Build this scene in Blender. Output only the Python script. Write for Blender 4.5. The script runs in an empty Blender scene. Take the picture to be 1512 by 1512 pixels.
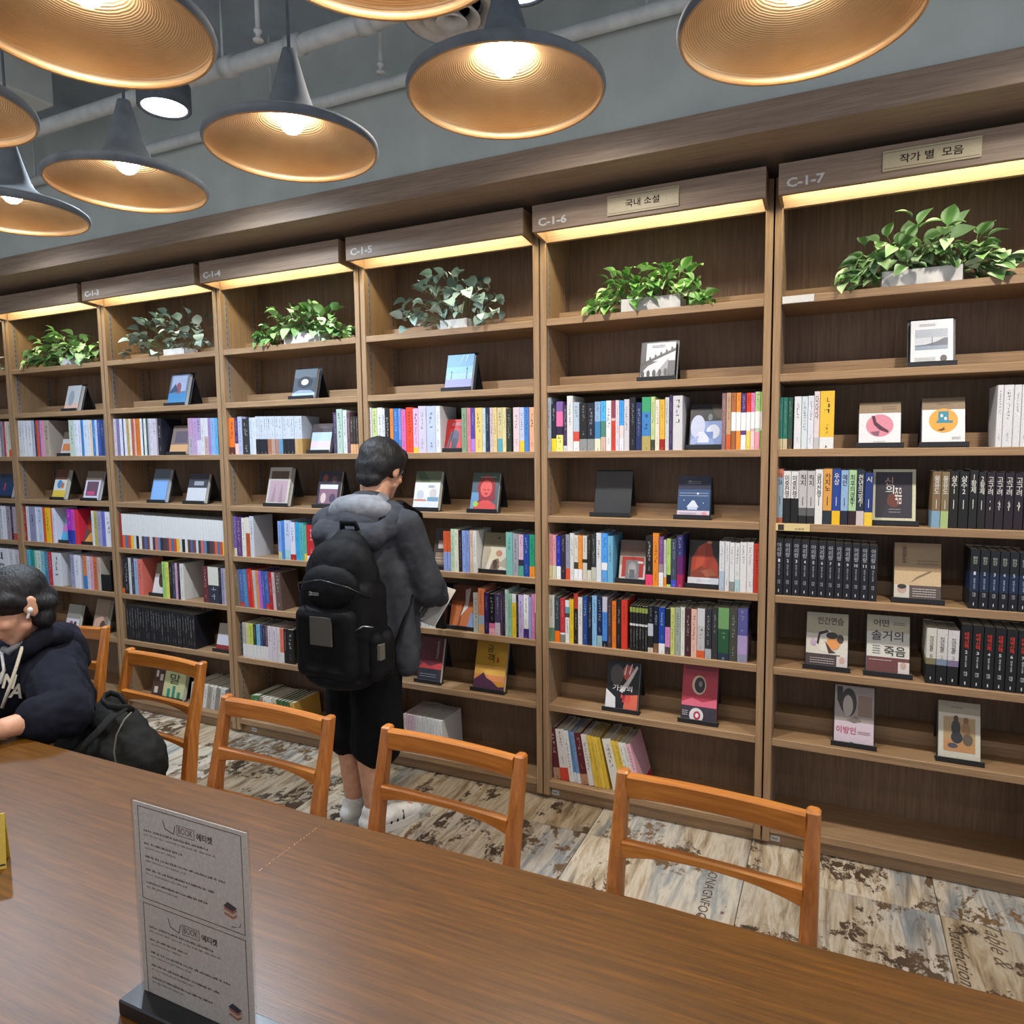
import bpy, math, random
from math import sin, cos, pi, radians as RAD
from mathutils import Vector, Matrix, Euler
random.seed(7)
S = bpy.context.scene
COL = S.collection

# ------------------------------------------------------------------ camera
FPX = 1033.71
CAM = Vector((0.2226, -2.7107, 1.5147))
YAW, PITCH, ROLL = 0.434055, -0.088099, -0.010966
_f = Vector((-sin(YAW)*cos(PITCH), cos(YAW)*cos(PITCH), sin(PITCH)))
_r = Vector((cos(YAW), sin(YAW), 0))
_u = _r.cross(_f)
CR = _r*cos(ROLL) + _u*sin(ROLL)
CU = -_r*sin(ROLL) + _u*cos(ROLL)
CF = _f
cd = bpy.data.cameras.new('camera')
cam = bpy.data.objects.new('camera', cd); COL.objects.link(cam)
cd.sensor_width = 36; cd.lens = 36*FPX/1512; cd.clip_start = .02; cd.clip_end = 60
cam.matrix_world = Matrix((( CR.x, CU.x, -CF.x, CAM.x), (CR.y, CU.y, -CF.y, CAM.y), (CR.z, CU.z, -CF.z, CAM.z), (0,0,0,1)))
S.camera = cam

def at(px, py, X=None, Y=None, Z=None):
    """the real place seen at a pixel of the photograph, on a plane of known X, Y or Z"""
    d = CR*((px-756)/FPX) - CU*((py-756)/FPX) + CF
    t = (X-CAM.x)/d.x if X is not None else (Y-CAM.y)/d.y if Y is not None else (Z-CAM.z)/d.z
    return CAM + d*t

# ------------------------------------------------------------------ world, exposure, lights
S.view_settings.view_transform = 'Standard'
S.view_settings.look = 'None'
S.view_settings.gamma = 1
S.view_settings.use_curve_mapping = False
S.view_settings.exposure = EXPOSURE = 0.12
w = bpy.data.worlds.new('room_world'); S.world = w; w.use_nodes = True
w.node_tree.nodes['Background'].inputs[0].default_value = (0.80, 0.86, 1.0, 1)
w.node_tree.nodes['Background'].inputs[1].default_value = 0.9

DOWNLIGHTS = [(-3.5, -.8, 2.8, (.72, .84, 1.0), 100), (-2.05, -.8, 2.8, (.74, .86, 1.0), 165), (-.6, -.85, 2.8, (1.0, .93, .84), 95), (.85, -.85, 2.8, (1.0, .92, .80), 95),
              (-1.3, -2.6, 3.0, (1.0, .90, .78), 46), (.5, -3.0, 3.0, (1.0, .88, .74), 46), (-3.0, -2.8, 3.0, (.9, .93, 1.0), 50)]
for i, (x, y, z, c, p) in enumerate(DOWNLIGHTS):
    l = bpy.data.lights.new('downlight_beam', 'SPOT'); l.energy = p; l.color = c
    l.spot_size = RAD(150); l.spot_blend = .8; l.shadow_soft_size = .05
    o = bpy.data.objects.new('downlight_beam', l); COL.objects.link(o); o.location = (x, y, z-.075)
BULB_STRENGTH = 38
LED_STRENGTH = 52

# ------------------------------------------------------------------ helpers
def lin(c):
    return tuple(((v/12.92) if v <= .04045 else ((v+.055)/1.055)**2.4) for v in c)
_hx = {}
def hexc(h):
    if h not in _hx:
        s = h if len(h) == 6 else ''.join(ch*2 for ch in h)
        _hx[h] = lin(tuple(int(s[i:i+2], 16)/255 for i in (0, 2, 4))) + (1,)
    return _hx[h]

class MB:
    """collects polygons; build() links them as ONE mesh object"""
    def __init__(s): s.v = []; s.f = []; s.c = []; s.m = []; s.sm = []
    def add(s, vs, fs, col='888', mi=0, T=None, smooth=False):
        o = len(s.v)
        s.v += [tuple(T @ Vector(p)) for p in vs] if T is not None else [tuple(p) for p in vs]
        for f in fs: s.f.append([i+o for i in f]); s.c.append(col); s.m.append(mi); s.sm.append(smooth)
    def box(s, a, b, col='888', mi=0, T=None, skip=''):
        x0,y0,z0 = a; x1,y1,z1 = b
        vs = [(x0,y0,z0),(x1,y0,z0),(x1,y1,z0),(x0,y1,z0),(x0,y0,z1),(x1,y0,z1),(x1,y1,z1),(x0,y1,z1)]
        fs = {'b':(3,2,1,0),'t':(4,5,6,7),'f':(0,1,5,4),'k':(2,3,7,6),'l':(3,0,4,7),'r':(1,2,6,5)}
        s.add(vs, [fs[k] for k in fs if k not in skip], col, mi, T)
    def bbox(s, a, b, r=.003, col='888', mi=0, T=None):
        """box with chamfered edges"""
        x0,y0,z0 = a; x1,y1,z1 = b
        r = min(r, (x1-x0)*.45, (y1-y0)*.45, (z1-z0)*.45)
        vs=[]; 
        for X,sx in ((x0,1),(x1,-1)):
            for Y,sy in ((y0,1),(y1,-1)):
                for Z,sz in ((z0,1),(z1,-1)):
                    vs += [(X,Y+sy*r,Z+sz*r),(X+sx*r,Y,Z+sz*r),(X+sx*r,Y+sy*r,Z)]
        V=lambda i,j,k,a:((i*2+j)*2+k)*3+a
        fs=[(V(0,0,0,0),V(0,0,1,0),V(0,1,1,0),V(0,1,0,0)),(V(1,0,0,0),V(1,1,0,0),V(1,1,1,0),V(1,0,1,0)),
            (V(0,0,0,1),V(1,0,0,1),V(1,0,1,1),V(0,0,1,1)),(V(0,1,0,1),V(0,1,1,1),V(1,1,1,1),V(1,1,0,1)),
            (V(0,0,0,2),V(0,1,0,2),V(1,1,0,2),V(1,0,0,2)),(V(0,0,1,2),V(1,0,1,2),V(1,1,1,2),V(0,1,1,2))]
        for j in (0,1):
            for k in (0,1):
                fs.append((V(0,j,k,1),V(1,j,k,1),V(1,j,k,2),V(0,j,k,2)) if j!=k else (V(0,j,k,2),V(1,j,k,2),V(1,j,k,1),V(0,j,k,1)))
        for i in (0,1):
            for k in (0,1):
                fs.append((V(i,0,k,0),V(i,1,k,0),V(i,1,k,2),V(i,0,k,2)) if i==k else (V(i,0,k,2),V(i,1,k,2),V(i,1,k,0),V(i,0,k,0)))
        for i in (0,1):
            for j in (0,1):
                fs.append((V(i,j,0,0),V(i,j,1,0),V(i,j,1,1),V(i,j,0,1)) if i!=j else (V(i,j,0,1),V(i,j,1,1),V(i,j,1,0),V(i,j,0,0)))
        for i in (0,1):
            for j in (0,1):
                for k in (0,1):
                    t=(V(i,j,k,0),V(i,j,k,1),V(i,j,k,2))
                    fs.append(t if (i+j+k)%2==0 else t[::-1])
        s.add(vs, fs, col, mi, T)
    def tube(s, pts, rad, n=10, col='888', mi=0, cap=True, flat=None):
        """round bar along a path; rad a number, a list, or pairs (rx, ry)"""
        pts = [Vector(p) for p in pts]; N = len(pts)
        R = rad if isinstance(rad, (list, tuple)) else [rad]*N
        up = Vector((0,0,1)); rings = []
        ref = None
        for i, p in enumerate(pts):
            t = (pts[min(i+1,N-1)]-pts[max(i-1,0)]).normalized()
            if ref is None:
                ref = Vector(flat) if flat else (up if abs(t.z) < .9 else Vector((1,0,0)))
            a = (ref - t*ref.dot(t)).normalized(); b = t.cross(a); ref = a
            r = R[i]; rx, ry = r if isinstance(r, (list, tuple)) else (r, r)
            rings.append([p + a*(ry*cos(2*pi*k/n)) + b*(rx*sin(2*pi*k/n)) for k in range(n)])
        vs = [q for rg in rings for q in rg]; fs = []
        for i in range(N-1):
            for k in range(n):
                fs.append((i*n+k, i*n+(k+1)%n, (i+1)*n+(k+1)%n, (i+1)*n+k))
        if cap: fs.append(tuple(range(n))[::-1]); fs.append(tuple((N-1)*n+k for k in range(n)))
        s.add(vs, fs, col, mi, smooth=True)
    def cap(s, p0, p1, r0, r1, n=14, col='888', mi=0, sx=1.0, ax=None):
        """closed tapered limb with round ends, flattened by sx along ax"""
        p0, p1 = Vector(p0), Vector(p1); d = (p1-p0); L = d.length; t = d.normalized() if L > 1e-6 else Vector((0,0,1))
        prof = [(-r0*cos(a), r0*sin(a)) for a in (RAD(15),RAD(40),RAD(65),RAD(90))] + [(L - r1*cos(a), r1*sin(a)) for a in (RAD(90),RAD(115),RAD(140),RAD(165))]
        a = Vector(ax) if ax else (Vector((0,0,1)) if abs(t.z) < .9 else Vector((1,0,0)))
        a = (a - t*a.dot(t)).normalized(); b = t.cross(a)
        vs = [p0 + t*z + a*(r*sx*cos(2*pi*k/n)) + b*(r*sin(2*pi*k/n)) for z, r in prof for k in range(n)]
        fs = [(i*n+k, i*n+(k+1)%n, (i+1)*n+(k+1)%n, (i+1)*n+k) for i in range(len(prof)-1) for k in range(n)]
        fs += [tuple(range(n))[::-1], tuple((len(prof)-1)*n+k for k in range(n))]
        s.add(vs, fs, col, mi, smooth=True)
    def chain(s, pts, rs, **k):
        for i in range(len(pts)-1): s.cap(pts[i], pts[i+1], rs[i], rs[i+1], **k)
    def ell(s, c, r, rot=(0,0,0), n=20, m=12, col='888', mi=0):
        M = Matrix.Translation(c) @ Euler(rot).to_matrix().to_4x4() @ Matrix.Diagonal((r[0], r[1], r[2], 1))
        vs = [(0,0,-1)] + [(sin(pi*i/m)*cos(2*pi*k/n), sin(pi*i/m)*sin(2*pi*k/n), -cos(pi*i/m)) for i in range(1, m) for k in range(n)] + [(0,0,1)]
        fs = [(0, 1+(k+1)%n, 1+k) for k in range(n)]
        fs += [(1+i*n+k, 1+i*n+(k+1)%n, 1+(i+1)*n+(k+1)%n, 1+(i+1)*n+k) for i in range(m-2) for k in range(n)]
        e = len(vs)-1; b = 1+(m-2)*n
        fs += [(b+k, b+(k+1)%n, e) for k in range(n)]
        s.add(vs, fs, col, mi, M, smooth=True)
    def lathe(s, prof, n=48, c=(0,0,0), col='888', mi=0, close=False):
        vs = [(c[0]+r*cos(2*pi*k/n), c[1]+r*sin(2*pi*k/n), c[2]+z) for r, z in prof for k in range(n)]
        fs = [(i*n+k, i*n+(k+1)%n, (i+1)*n+(k+1)%n, (i+1)*n+k) for i in range(len(prof)-1) for k in range(n)]
        s.add(vs, fs, col, mi, smooth=True)
    def mesh(s, name, mats):
        me = bpy.data.meshes.new(name); me.from_pydata(s.v, [], s.f); 
        for m in (mats if isinstance(mats, (list, tuple)) else [mats]): me.materials.append(m)
        me.polygons.foreach_set('material_index', s.m); me.polygons.foreach_set('use_smooth', s.sm)
        ca = me.color_attributes.new('Col', 'FLOAT_COLOR', 'CORNER'); buf = []
        for f, c in zip(s.f, s.c): buf += list(hexc(c))*len(f)
        ca.data.foreach_set('color', buf); me.update()
        return me
    def build(s, name, mats, parent=None, loc=None):
        return link(name, s.mesh(name, mats), parent, loc)

def link(name, data, parent=None, loc=None):
    o = bpy.data.objects.new(name, data); COL.objects.link(o)
    if parent is not None: o.parent = parent
    if loc is not None: o.location = loc
    return o
def empty(name, loc=(0,0,0), rz=0):
    o = bpy.data.objects.new(name, None); COL.objects.link(o); o.location = loc; o.rotation_euler = (0,0,rz); o.empty_display_size = .05
    return o
def tag(o, label=None, cat=None, group=None, kind=None):
    for k, v in (('label', label), ('category', cat), ('group', group), ('kind', kind)):
        if v: o[k] = v
    return o
_txt = {}
def textmesh(body, size=1.0, spacing=1.0, line=1.0, align='CENTER', shear=0.0, bold=0.0):
    """flat lettering as (vertices, polygons), centred on its own box; the unit is metres"""
    key = (body, spacing, line, align, shear, bold)
    if key not in _txt:
        c = bpy.data.curves.new('lettering', 'FONT'); c.body = body; c.size = 1; c.align_x = align; c.space_character = spacing; c.space_line = line
        c.shear = shear; c.offset = bold; c.resolution_u = 2
        o = bpy.data.objects.new('lettering', c); COL.objects.link(o)
        dg = bpy.context.evaluated_depsgraph_get(); me = bpy.data.meshes.new_from_object(o.evaluated_get(dg))
        vs = [v.co.copy() for v in me.vertices]; fs = [tuple(p.vertices) for p in me.polygons]
        bpy.data.objects.remove(o); bpy.data.meshes.remove(me); bpy.data.curves.remove(c)
        x0, x1 = min(v.x for v in vs), max(v.x for v in vs); y0, y1 = min(v.y for v in vs), max(v.y for v in vs)
        vs = [Vector((v.x-(x0+x1)/2, v.y-(y0+y1)/2, 0)) for v in vs]
        _txt[key] = (vs, fs, x1-x0, y1-y0)
    return _txt[key]
def puttext(mb, body, T, w=None, h=None, col='000', **k):
    """lettering fitted to a width and/or height in the local x-y plane of T"""
    vs, fs, W, H = textmesh(body, **k)
    sx = w/W if w else h/H; sy = h/H if h else sx
    if w and h is None: sy = sx
    mb.add([(v.x*sx, v.y*sy, 0) for v in vs], fs, col, 0, T)
FRONT = Matrix(((1,0,0,0),(0,0,-1,0),(0,1,0,0),(0,0,0,1)))   # x right, y up -> faces -Y

# ------------------------------------------------------------------ materials
def newmat(name, rough=.5, metal=0.0, color=None, spec=.5):
    m = bpy.data.materials.new(name); m.use_nodes = True; nt = m.node_tree; b = nt.nodes['Principled BSDF']
    b.inputs['Roughness'].default_value = rough; b.inputs['Metallic'].default_value = metal
    b.inputs['Specular IOR Level'].default_value = spec
    if color: b.inputs['Base Color'].default_value = hexc(color)
    return m, nt, b
def N(nt, t, **k):
    n = nt.nodes.new(t)
    for a, v in k.items(): setattr(n, a, v)
    return n
def ramp(nt, stops):
    r = N(nt, 'ShaderNodeValToRGB'); e = r.color_ramp.elements
    while len(e) < len(stops): e.new(.5)
    for el, (p, c) in zip(e, stops): el.position = p; el.color = hexc(c) if isinstance(c, str) else c
    return r
def mapped(nt, scale, coord='Object', rot=(0,0,0), rnd=True):
    tc = N(nt, 'ShaderNodeTexCoord'); mp = N(nt, 'ShaderNodeMapping'); mp.inputs['Scale'].default_value = scale; mp.inputs['Rotation'].default_value = rot
    if rnd:
        oi = N(nt, 'ShaderNodeObjectInfo'); ad = N(nt, 'ShaderNodeVectorMath', operation='MULTIPLY_ADD')
        ad.inputs[1].default_value = (7.3, 5.1, 9.7)
        nt.links.new(oi.outputs['Random'], ad.inputs[0]); nt.links.new(tc.outputs[coord], ad.inputs[2]); nt.links.new(ad.outputs[0], mp.inputs['Vector'])
    else: nt.links.new(tc.outputs[coord], mp.inputs['Vector'])
    return mp
def noise(nt, vec, scale, detail=4, rough=.55, dist=0.0):
    n = N(nt, 'ShaderNodeTexNoise'); n.inputs['Scale'].default_value = scale; n.inputs['Detail'].default_value = detail; n.inputs['Roughness'].default_value = rough; n.inputs['Distortion'].default_value = dist
    nt.links.new(vec.outputs[0], n.inputs['Vector']); return n
def mix(nt, fac, a, b, mode='MIX'):
    m = N(nt, 'ShaderNodeMix', data_type='RGBA', blend_type=mode)
    for s, v in ((0, fac), (6, a), (7, b)):
        if isinstance(v, (int, float)): m.inputs[s].default_value = v
        elif isinstance(v, str): m.inputs[s].default_value = hexc(v)
        else: nt.links.new(v, m.inputs[s])
    return m.outputs[2]
def bump(nt, b, h, strength=.2, dist=.002):
    n = N(nt, 'ShaderNodeBump'); n.inputs['Strength'].default_value = strength; n.inputs['Distance'].default_value = dist
    nt.links.new(h, n.inputs['Height']); nt.links.new(n.outputs[0], b.inputs['Normal'])
def wood(name, dark, mid, light, grain, rough=.5, fine=1.0, bstr=.15, contrast=1.0):
    """grain: axis along which the fibre runs (0, 1 or 2)"""
    m, nt, b = newmat(name, rough)
    sc = [26, 26, 26]; sc[grain] = 1.1
    mp = mapped(nt, tuple(sc)); n1 = noise(nt, mp, 2.0*fine, 5, .6, .4)
    s2 = [120, 120, 120]; s2[grain] = 3
    mp2 = mapped(nt, tuple(s2)); n2 = noise(nt, mp2, 2.0*fine, 3, .5)
    c = ramp(nt, [(.5-.22/contrast, dark), (.5, mid), (.5+.22/contrast, light)]); nt.links.new(n1.outputs['Fac'], c.inputs[0])
    c2 = ramp(nt, [(.35, '888'), (.6, 'fff')]); nt.links.new(n2.outputs['Fac'], c2.inputs[0])
    nt.links.new(mix(nt, .3, c.outputs[0], c2.outputs[0], 'MULTIPLY'), b.inputs['Base Color'])
    bump(nt, b, n2.outputs['Fac'], bstr, .001)
    return m

OAK = ('886a4c', '957655', 'a1815e')
M = {}
M['oak_x'] = wood('oak_grain_along', *OAK, 0, .5, 1.6)
M['oak_z'] = wood('oak_grain_upright', *OAK, 2, .5, 1.6)
M['oak_back'] = wood('oak_back_veneer', '6a523a', '785d44', '866a4e', 2, .6, 2.0)
M['oak_head'] = wood('oak_header_veneer', '86705c', '947d68', 'a18a74', 0, .55, 1.6)
M['table'] = wood('walnut_table', '3e2404', '5a3706', '74480c', 0, .36, 2.6, .10, .7)
M['teak_z'] = wood('teak_upright', '8c4e1a', 'aa6626', 'c07c34', 2, .36, .6)
M['teak_x'] = wood('teak_along', '92521c', 'b06c2a', 'c6843a', 0, .36, .6)
def printmat(name, rough, spec=.4):
    m, nt, b = newmat(name, rough, spec=spec); a = N(nt, 'ShaderNodeVertexColor'); a.layer_name = 'Col'
    mp = mapped(nt, (1,1,1)); n = noise(nt, mp, 260, 2)
    c = ramp(nt, [(.3, 'd4d4d4'), (.7, 'e6e6e6')]); nt.links.new(n.outputs['Fac'], c.inputs[0])
    nt.links.new(mix(nt, 1.0, a.outputs['Color'], c.outputs[0], 'MULTIPLY'), b.inputs['Base Color']); return m
M['print'] = printmat('printed_card', .42)
M['matte'] = printmat('matte_coloured', .8, .2)
def plain(name, col, rough, metal=0, nscale=40, amt=.25, bstr=.1, spec=.5):
    m, nt, b = newmat(name, rough, metal, spec=spec); mp = mapped(nt, (1,1,1)); n = noise(nt, mp, nscale, 4)
    c = ramp(nt, [(.3, '%02x%02x%02x' % ((int(255*(1-amt)),)*3)), (.7, 'fff')]); nt.links.new(n.outputs['Fac'], c.inputs[0])
    nt.links.new(mix(nt, 1.0, col, c.outputs[0], 'MULTIPLY'), b.inputs['Base Color'])
    if bstr: bump(nt, b, n.outputs['Fac'], bstr, .002)
    return m
M['stand'] = plain('black_steel', '1b1c20', .45, 0, 60, .2, .05)
M['ceiling'] = plain('grey_ceiling_paint', 'a4afb6', .85, 0, 6, .12, .05)
M['upper'] = plain('grey_green_wall_paint', 'c2c7be', .8, 0, 5, .08, .03)
M['pipe'] = plain('pale_pipe_paint', 'd6d8d2', .5, 0, 20, .1, 0)
M['black'] = plain('black_lamp_enamel', '5e656c', .75, 0, 30, .15, .02)
M['white'] = plain('white_enamel', 'dcdad5', .6, 0, 18, .14, .05)
M['steel'] = plain('bright_steel', 'b8bcc0', .35, .9, 80, .2, 0)
M['plastic'] = plain('black_plastic', '131315', .28, 0, 50, .2, 0)
def emit(name, col, s):
    m = bpy.data.materials.new(name); m.use_nodes = True; nt = m.node_tree; nt.nodes.remove(nt.nodes['Principled BSDF'])
    e = N(nt, 'ShaderNodeEmission'); e.inputs[0].default_value = col; e.inputs[1].default_value = s
    nt.links.new(e.outputs[0], nt.nodes['Material Output'].inputs[0]); return m
M['bulb'] = emit('bulb_glow', (1, .90, .74, 1), BULB_STRENGTH)
M['led'] = emit('led_strip_glow', (1, .95, .66, 1), LED_STRENGTH)
M['disc'] = emit('downlight_glow', (.85, .92, 1, 1), 6)
# brushed brass: turned rings inside the shade
m, nt, b = newmat('brushed_brass', .48, 1.0); b.inputs['Base Color'].default_value = hexc('d9a860')
mp = mapped(nt, (1,1,1), rnd=False); wv = N(nt, 'ShaderNodeTexWave', wave_type='RINGS', rings_direction='Z'); wv.inputs['Scale'].default_value = 90; wv.inputs['Distortion'].default_value = 1.5
nt.links.new(mp.outputs[0], wv.inputs['Vector']); nz = noise(nt, mp, 5, 3)
c = ramp(nt, [(.25, 'c8a880'), (.5, 'e0c29a'), (.8, 'eed8b4')]); nt.links.new(nz.outputs['Fac'], c.inputs[0]); nt.links.new(c.outputs[0], b.inputs['Base Color'])
bump(nt, b, wv.outputs['Fac'], .35, .0015); M['brass'] = m
# fabrics
def fabric(name, c1, c2, scale=900, rough=.95, bstr=.3):
    m, nt, b = newmat(name, rough, spec=.15); mp = mapped(nt, (1,1,1)); n = noise(nt, mp, scale, 2); n2 = noise(nt, mp, 14, 3)
    c = ramp(nt, [(.3, c1), (.7, c2)]); nt.links.new(n.outputs['Fac'], c.inputs[0])
    c2_ = ramp(nt, [(.3, 'ccc'), (.7, 'fff')]); nt.links.new(n2.outputs['Fac'], c2_.inputs[0])
    nt.links.new(mix(nt, 1.0, c.outputs[0], c2_.outputs[0], 'MULTIPLY'), b.inputs['Base Color']); bump(nt, b, n2.outputs['Fac'], bstr, .012)
    return m
M['hoodie'] = fabric('charcoal_marl_jersey', '34363b', '494b52', 700)
M['hood_in'] = fabric('pale_grey_marl_jersey', '707278', '8f9197', 700)
M['navy'] = fabric('navy_jersey', '15161f', '20222e', 800)
M['shorts'] = fabric('black_cotton', '0b0b0d', '131315', 600)
M['nylon'] = fabric('black_nylon', '0c0c0e', '17171a', 1200, .7, .25)
M['bagcloth'] = fabric('black_canvas', '1a1a19', '262624', 900, .85, .3)
M['cord'] = plain('cream_cord', 'd9d2bd', .8, 0, 300, .2, .2)
M['sock'] = fabric('white_sock', 'cfcdc8', 'e4e2de', 400)
m, nt, b = newmat('skin', .5, spec=.35); mp = mapped(nt, (1,1,1)); n = noise(nt, mp, 30, 4); c = ramp(nt, [(.3, 'b7866a'), (.7, 'cc9c80')])
nt.links.new(n.outputs['Fac'], c.inputs[0]); nt.links.new(c.outputs[0], b.inputs['Base Color']); b.inputs['Subsurface Weight'].default_value = .08; b.inputs['Subsurface Radius'].default_value = (.02, .008, .004); M['skin'] = m
m, nt, b = newmat('black_hair', .55, spec=.35); mp = mapped(nt, (160, 160, 12)); n = noise(nt, mp, 1.0, 4); c = ramp(nt, [(.3, '060607'), (.7, '1b1a1d')])
nt.links.new(n.outputs['Fac'], c.inputs[0]); nt.links.new(c.outputs[0], b.inputs['Base Color']); bump(nt, b, n.outputs['Fac'], .6, .006); M['hair'] = m
# acrylic
m, nt, b = newmat('clear_acrylic', .05); tr = N(nt, 'ShaderNodeBsdfTransparent'); tr.inputs[0].default_value = hexc('f6f7f7'); gl = N(nt, 'ShaderNodeBsdfGlossy'); gl.inputs['Roughness'].default_value = .05
ms = N(nt, 'ShaderNodeMixShader'); ms.inputs[0].default_value = .045; nt.links.new(tr.outputs[0], ms.inputs[1]); nt.links.new(gl.outputs[0], ms.inputs[2]); nt.links.new(ms.outputs[0], nt.nodes['Material Output'].inputs[0]); M['acrylic'] = m
# leaves: stripes of paler green between the veins
def leafmat(name, dark, light, pale, stripes):
    m, nt, b = newmat(name, .45, spec=.4); tc = N(nt, 'ShaderNodeTexCoord'); sp = N(nt, 'ShaderNodeSeparateXYZ'); nt.links.new(tc.outputs['Object'], sp.inputs[0])
    ab = N(nt, 'ShaderNodeMath', operation='ABSOLUTE'); nt.links.new(sp.outputs['X'], ab.inputs[0])
    mu = N(nt, 'ShaderNodeMath', operation='MULTIPLY'); nt.links.new(ab.outputs[0], mu.inputs[0]); mu.inputs[1].default_value = 44 if stripes else 9
    si = N(nt, 'ShaderNodeMath', operation='SINE'); nt.links.new(mu.outputs[0], si.inputs[0])
    oi = N(nt, 'ShaderNodeObjectInfo'); c0 = ramp(nt, [(0, dark), (.6, light), (1, pale)]); nt.links.new(oi.outputs['Random'], c0.inputs[0])
    c = ramp(nt, [(.35, '000'), (.7, 'fff')]); nt.links.new(si.outputs[0], c.inputs[0])
    nt.links.new(mix(nt, c.outputs[0], c0.outputs[0], pale) if stripes else c0.outputs[0], b.inputs['Base Color']); return m
M['leaf_a'] = leafmat('striped_leaf', '47693a', '719c58', 'c0d8ac', True)
M['leaf_b'] = leafmat('grey_green_leaf', '5c7068', '8fa89c', 'c8d8cc', False)
M['leaf_c'] = leafmat('bright_leaf', '3f7a2e', '74ac4c', 'c4e0a0', True)
M['leaf_d'] = leafmat('soft_green_leaf', '4f7a40', '86ac68', 'c0d8a4', False)
# floor: vinyl tiles printed with weathered paint
m, nt, b = newmat('weathered_print_tile', .5, spec=.35)
oi = N(nt, 'ShaderNodeObjectInfo')
mp = mapped(nt, (9, 1.1, 1)); st = noise(nt, mp, 3.0, 6, .65, .6)
mpb = mapped(nt, (2.4, .8, 1)); bl = noise(nt, mpb, 1.6, 2, .5)
base = ramp(nt, [(.22, '5a5148'), (.36, '8c7d6c'), (.47, 'b8aa94'), (.56, 'cfc8bc'), (.68, 'a89c8a'), (.8, 'e4dfd6')]); nt.links.new(st.outputs['Fac'], base.inputs[0])
blue = ramp(nt, [(.25, '6a7078'), (.45, '9aa0a4'), (.6, 'cfc9be'), (.8, '7d746a')]); nt.links.new(st.outputs['Fac'], blue.inputs[0])
bf = ramp(nt, [(.47, '000'), (.6, 'fff')]); nt.links.new(bl.outputs['Fac'], bf.inputs[0])
col = mix(nt, bf.outputs[0], base.outputs[0], blue.outputs[0])
mp2 = mapped(nt, (1.0, .8, 1)); pa = noise(nt, mp2, 3.2, 7, .72, .35)
pf = ramp(nt, [(.515, '000'), (.54, 'fff')]); nt.links.new(pa.outputs['Fac'], pf.inputs[0])
mp3 = mapped(nt, (1,.6,1)); fl = noise(nt, mp3, 26, 5, .7, .6); ff = ramp(nt, [(.46, '000'), (.5, 'fff')]); nt.links.new(fl.outputs['Fac'], ff.inputs[0])
pm = N(nt, 'ShaderNodeMath', operation='MULTIPLY'); nt.links.new(pf.outputs[0], pm.inputs[0]); nt.links.new(ff.outputs[0], pm.inputs[1])
dk = ramp(nt, [(.3, '3d342c'), (.5, '5b4a3a'), (.7, '7a6248')]); nt.links.new(bl.outputs['Fac'], dk.inputs[0])
col = mix(nt, pm.outputs[0], col, dk.outputs[0])
tint = ramp(nt, [(0, 'a4a4aa'), (.35, 'e8e0d4'), (.65, 'b8ac9c'), (1, 'f4f0ea')]); nt.links.new(oi.outputs['Random'], tint.inputs[0])
nt.links.new(mix(nt, 1.0, col, tint.outputs[0], 'MULTIPLY'), b.inputs['Base Color']); bump(nt, b, st.outputs['Fac'], .08, .001)
M['tile'] = m
M['grout'] = plain('tile_joint', '6f675c', .9, 0, 60, .2, 0)
# ------------------------------------------------------------------ setting
def struct(o): o['kind'] = 'structure'; return o
X0, X1, YF, CEIL = -7.2, 3.0, -4.6, 3.25
b = MB(); b.box((X0, YF, -.05), (X1, .40, -.006)); floor = struct(b.build('floor', M['grout']))
mbt = MB(); mbt.bbox((.0012, .0012, -.006), (.5988, .5988, 0), .0012); tile_me = mbt.mesh('floor_tile', M['tile'])
tiles = {}
for i in range(-11, 4):
    for j in range(-7, 1):
        x, y = .566 + .6*i, -.19 + .6*j
        if y > .05 or x < X0 or x+.6 > X1: continue
        o = link('floor_tile', tile_me, floor, (x, y, 0)); tiles[i, j] = o
def tile_print(i, j, items):
    o = Vector((.566+.6*i, -.19+.6*j, 0)); t = MB()
    for txt, px, py, L, c, sh in items:
        p = at(px, py, Z=0) - o; puttext(t, txt, Matrix.Translation((p.x, p.y, .0008)) @ Matrix.Rotation(-pi/2, 4, 'Z'), w=L, col=c, shear=sh)
    t.build('printed_lettering', M['matte'], tiles[i, j])
tile_print(-2, -1, (('ONAGNFOCA', 1043, 1325, .30, '5a4e42', 0),))
tile_print(0, -1, (('Table &', 1474, 1398, .20, '6a5a4a', .45), ('Satisfaction', 1420, 1412, .26, '54463a', .45)))
b = MB(); b.box((X0, YF, CEIL), (X1, .40, CEIL+.05)); struct(b.build('ceiling', M['ceiling']))
b = MB(); b.box((X0, .30, -.05), (X1, .40, CEIL)); struct(b.build('wall_back', M['upper']))
b = MB(); b.box((X0-.1, YF, -.05), (X0, .40, CEIL)); struct(b.build('wall_left', M['upper']))
# bulkhead over the shelves: wooden board below, painted board above
b = MB(); b.box((X0, -.30, 2.50), (X1, .30, 2.593)); struct(b.build('trim_1', M['oak_head']))
b = MB(); b.box((X0, -.285, 2.593), (X1, .30, CEIL)); struct(b.build('wall_bulkhead', M['upper']))

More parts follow.
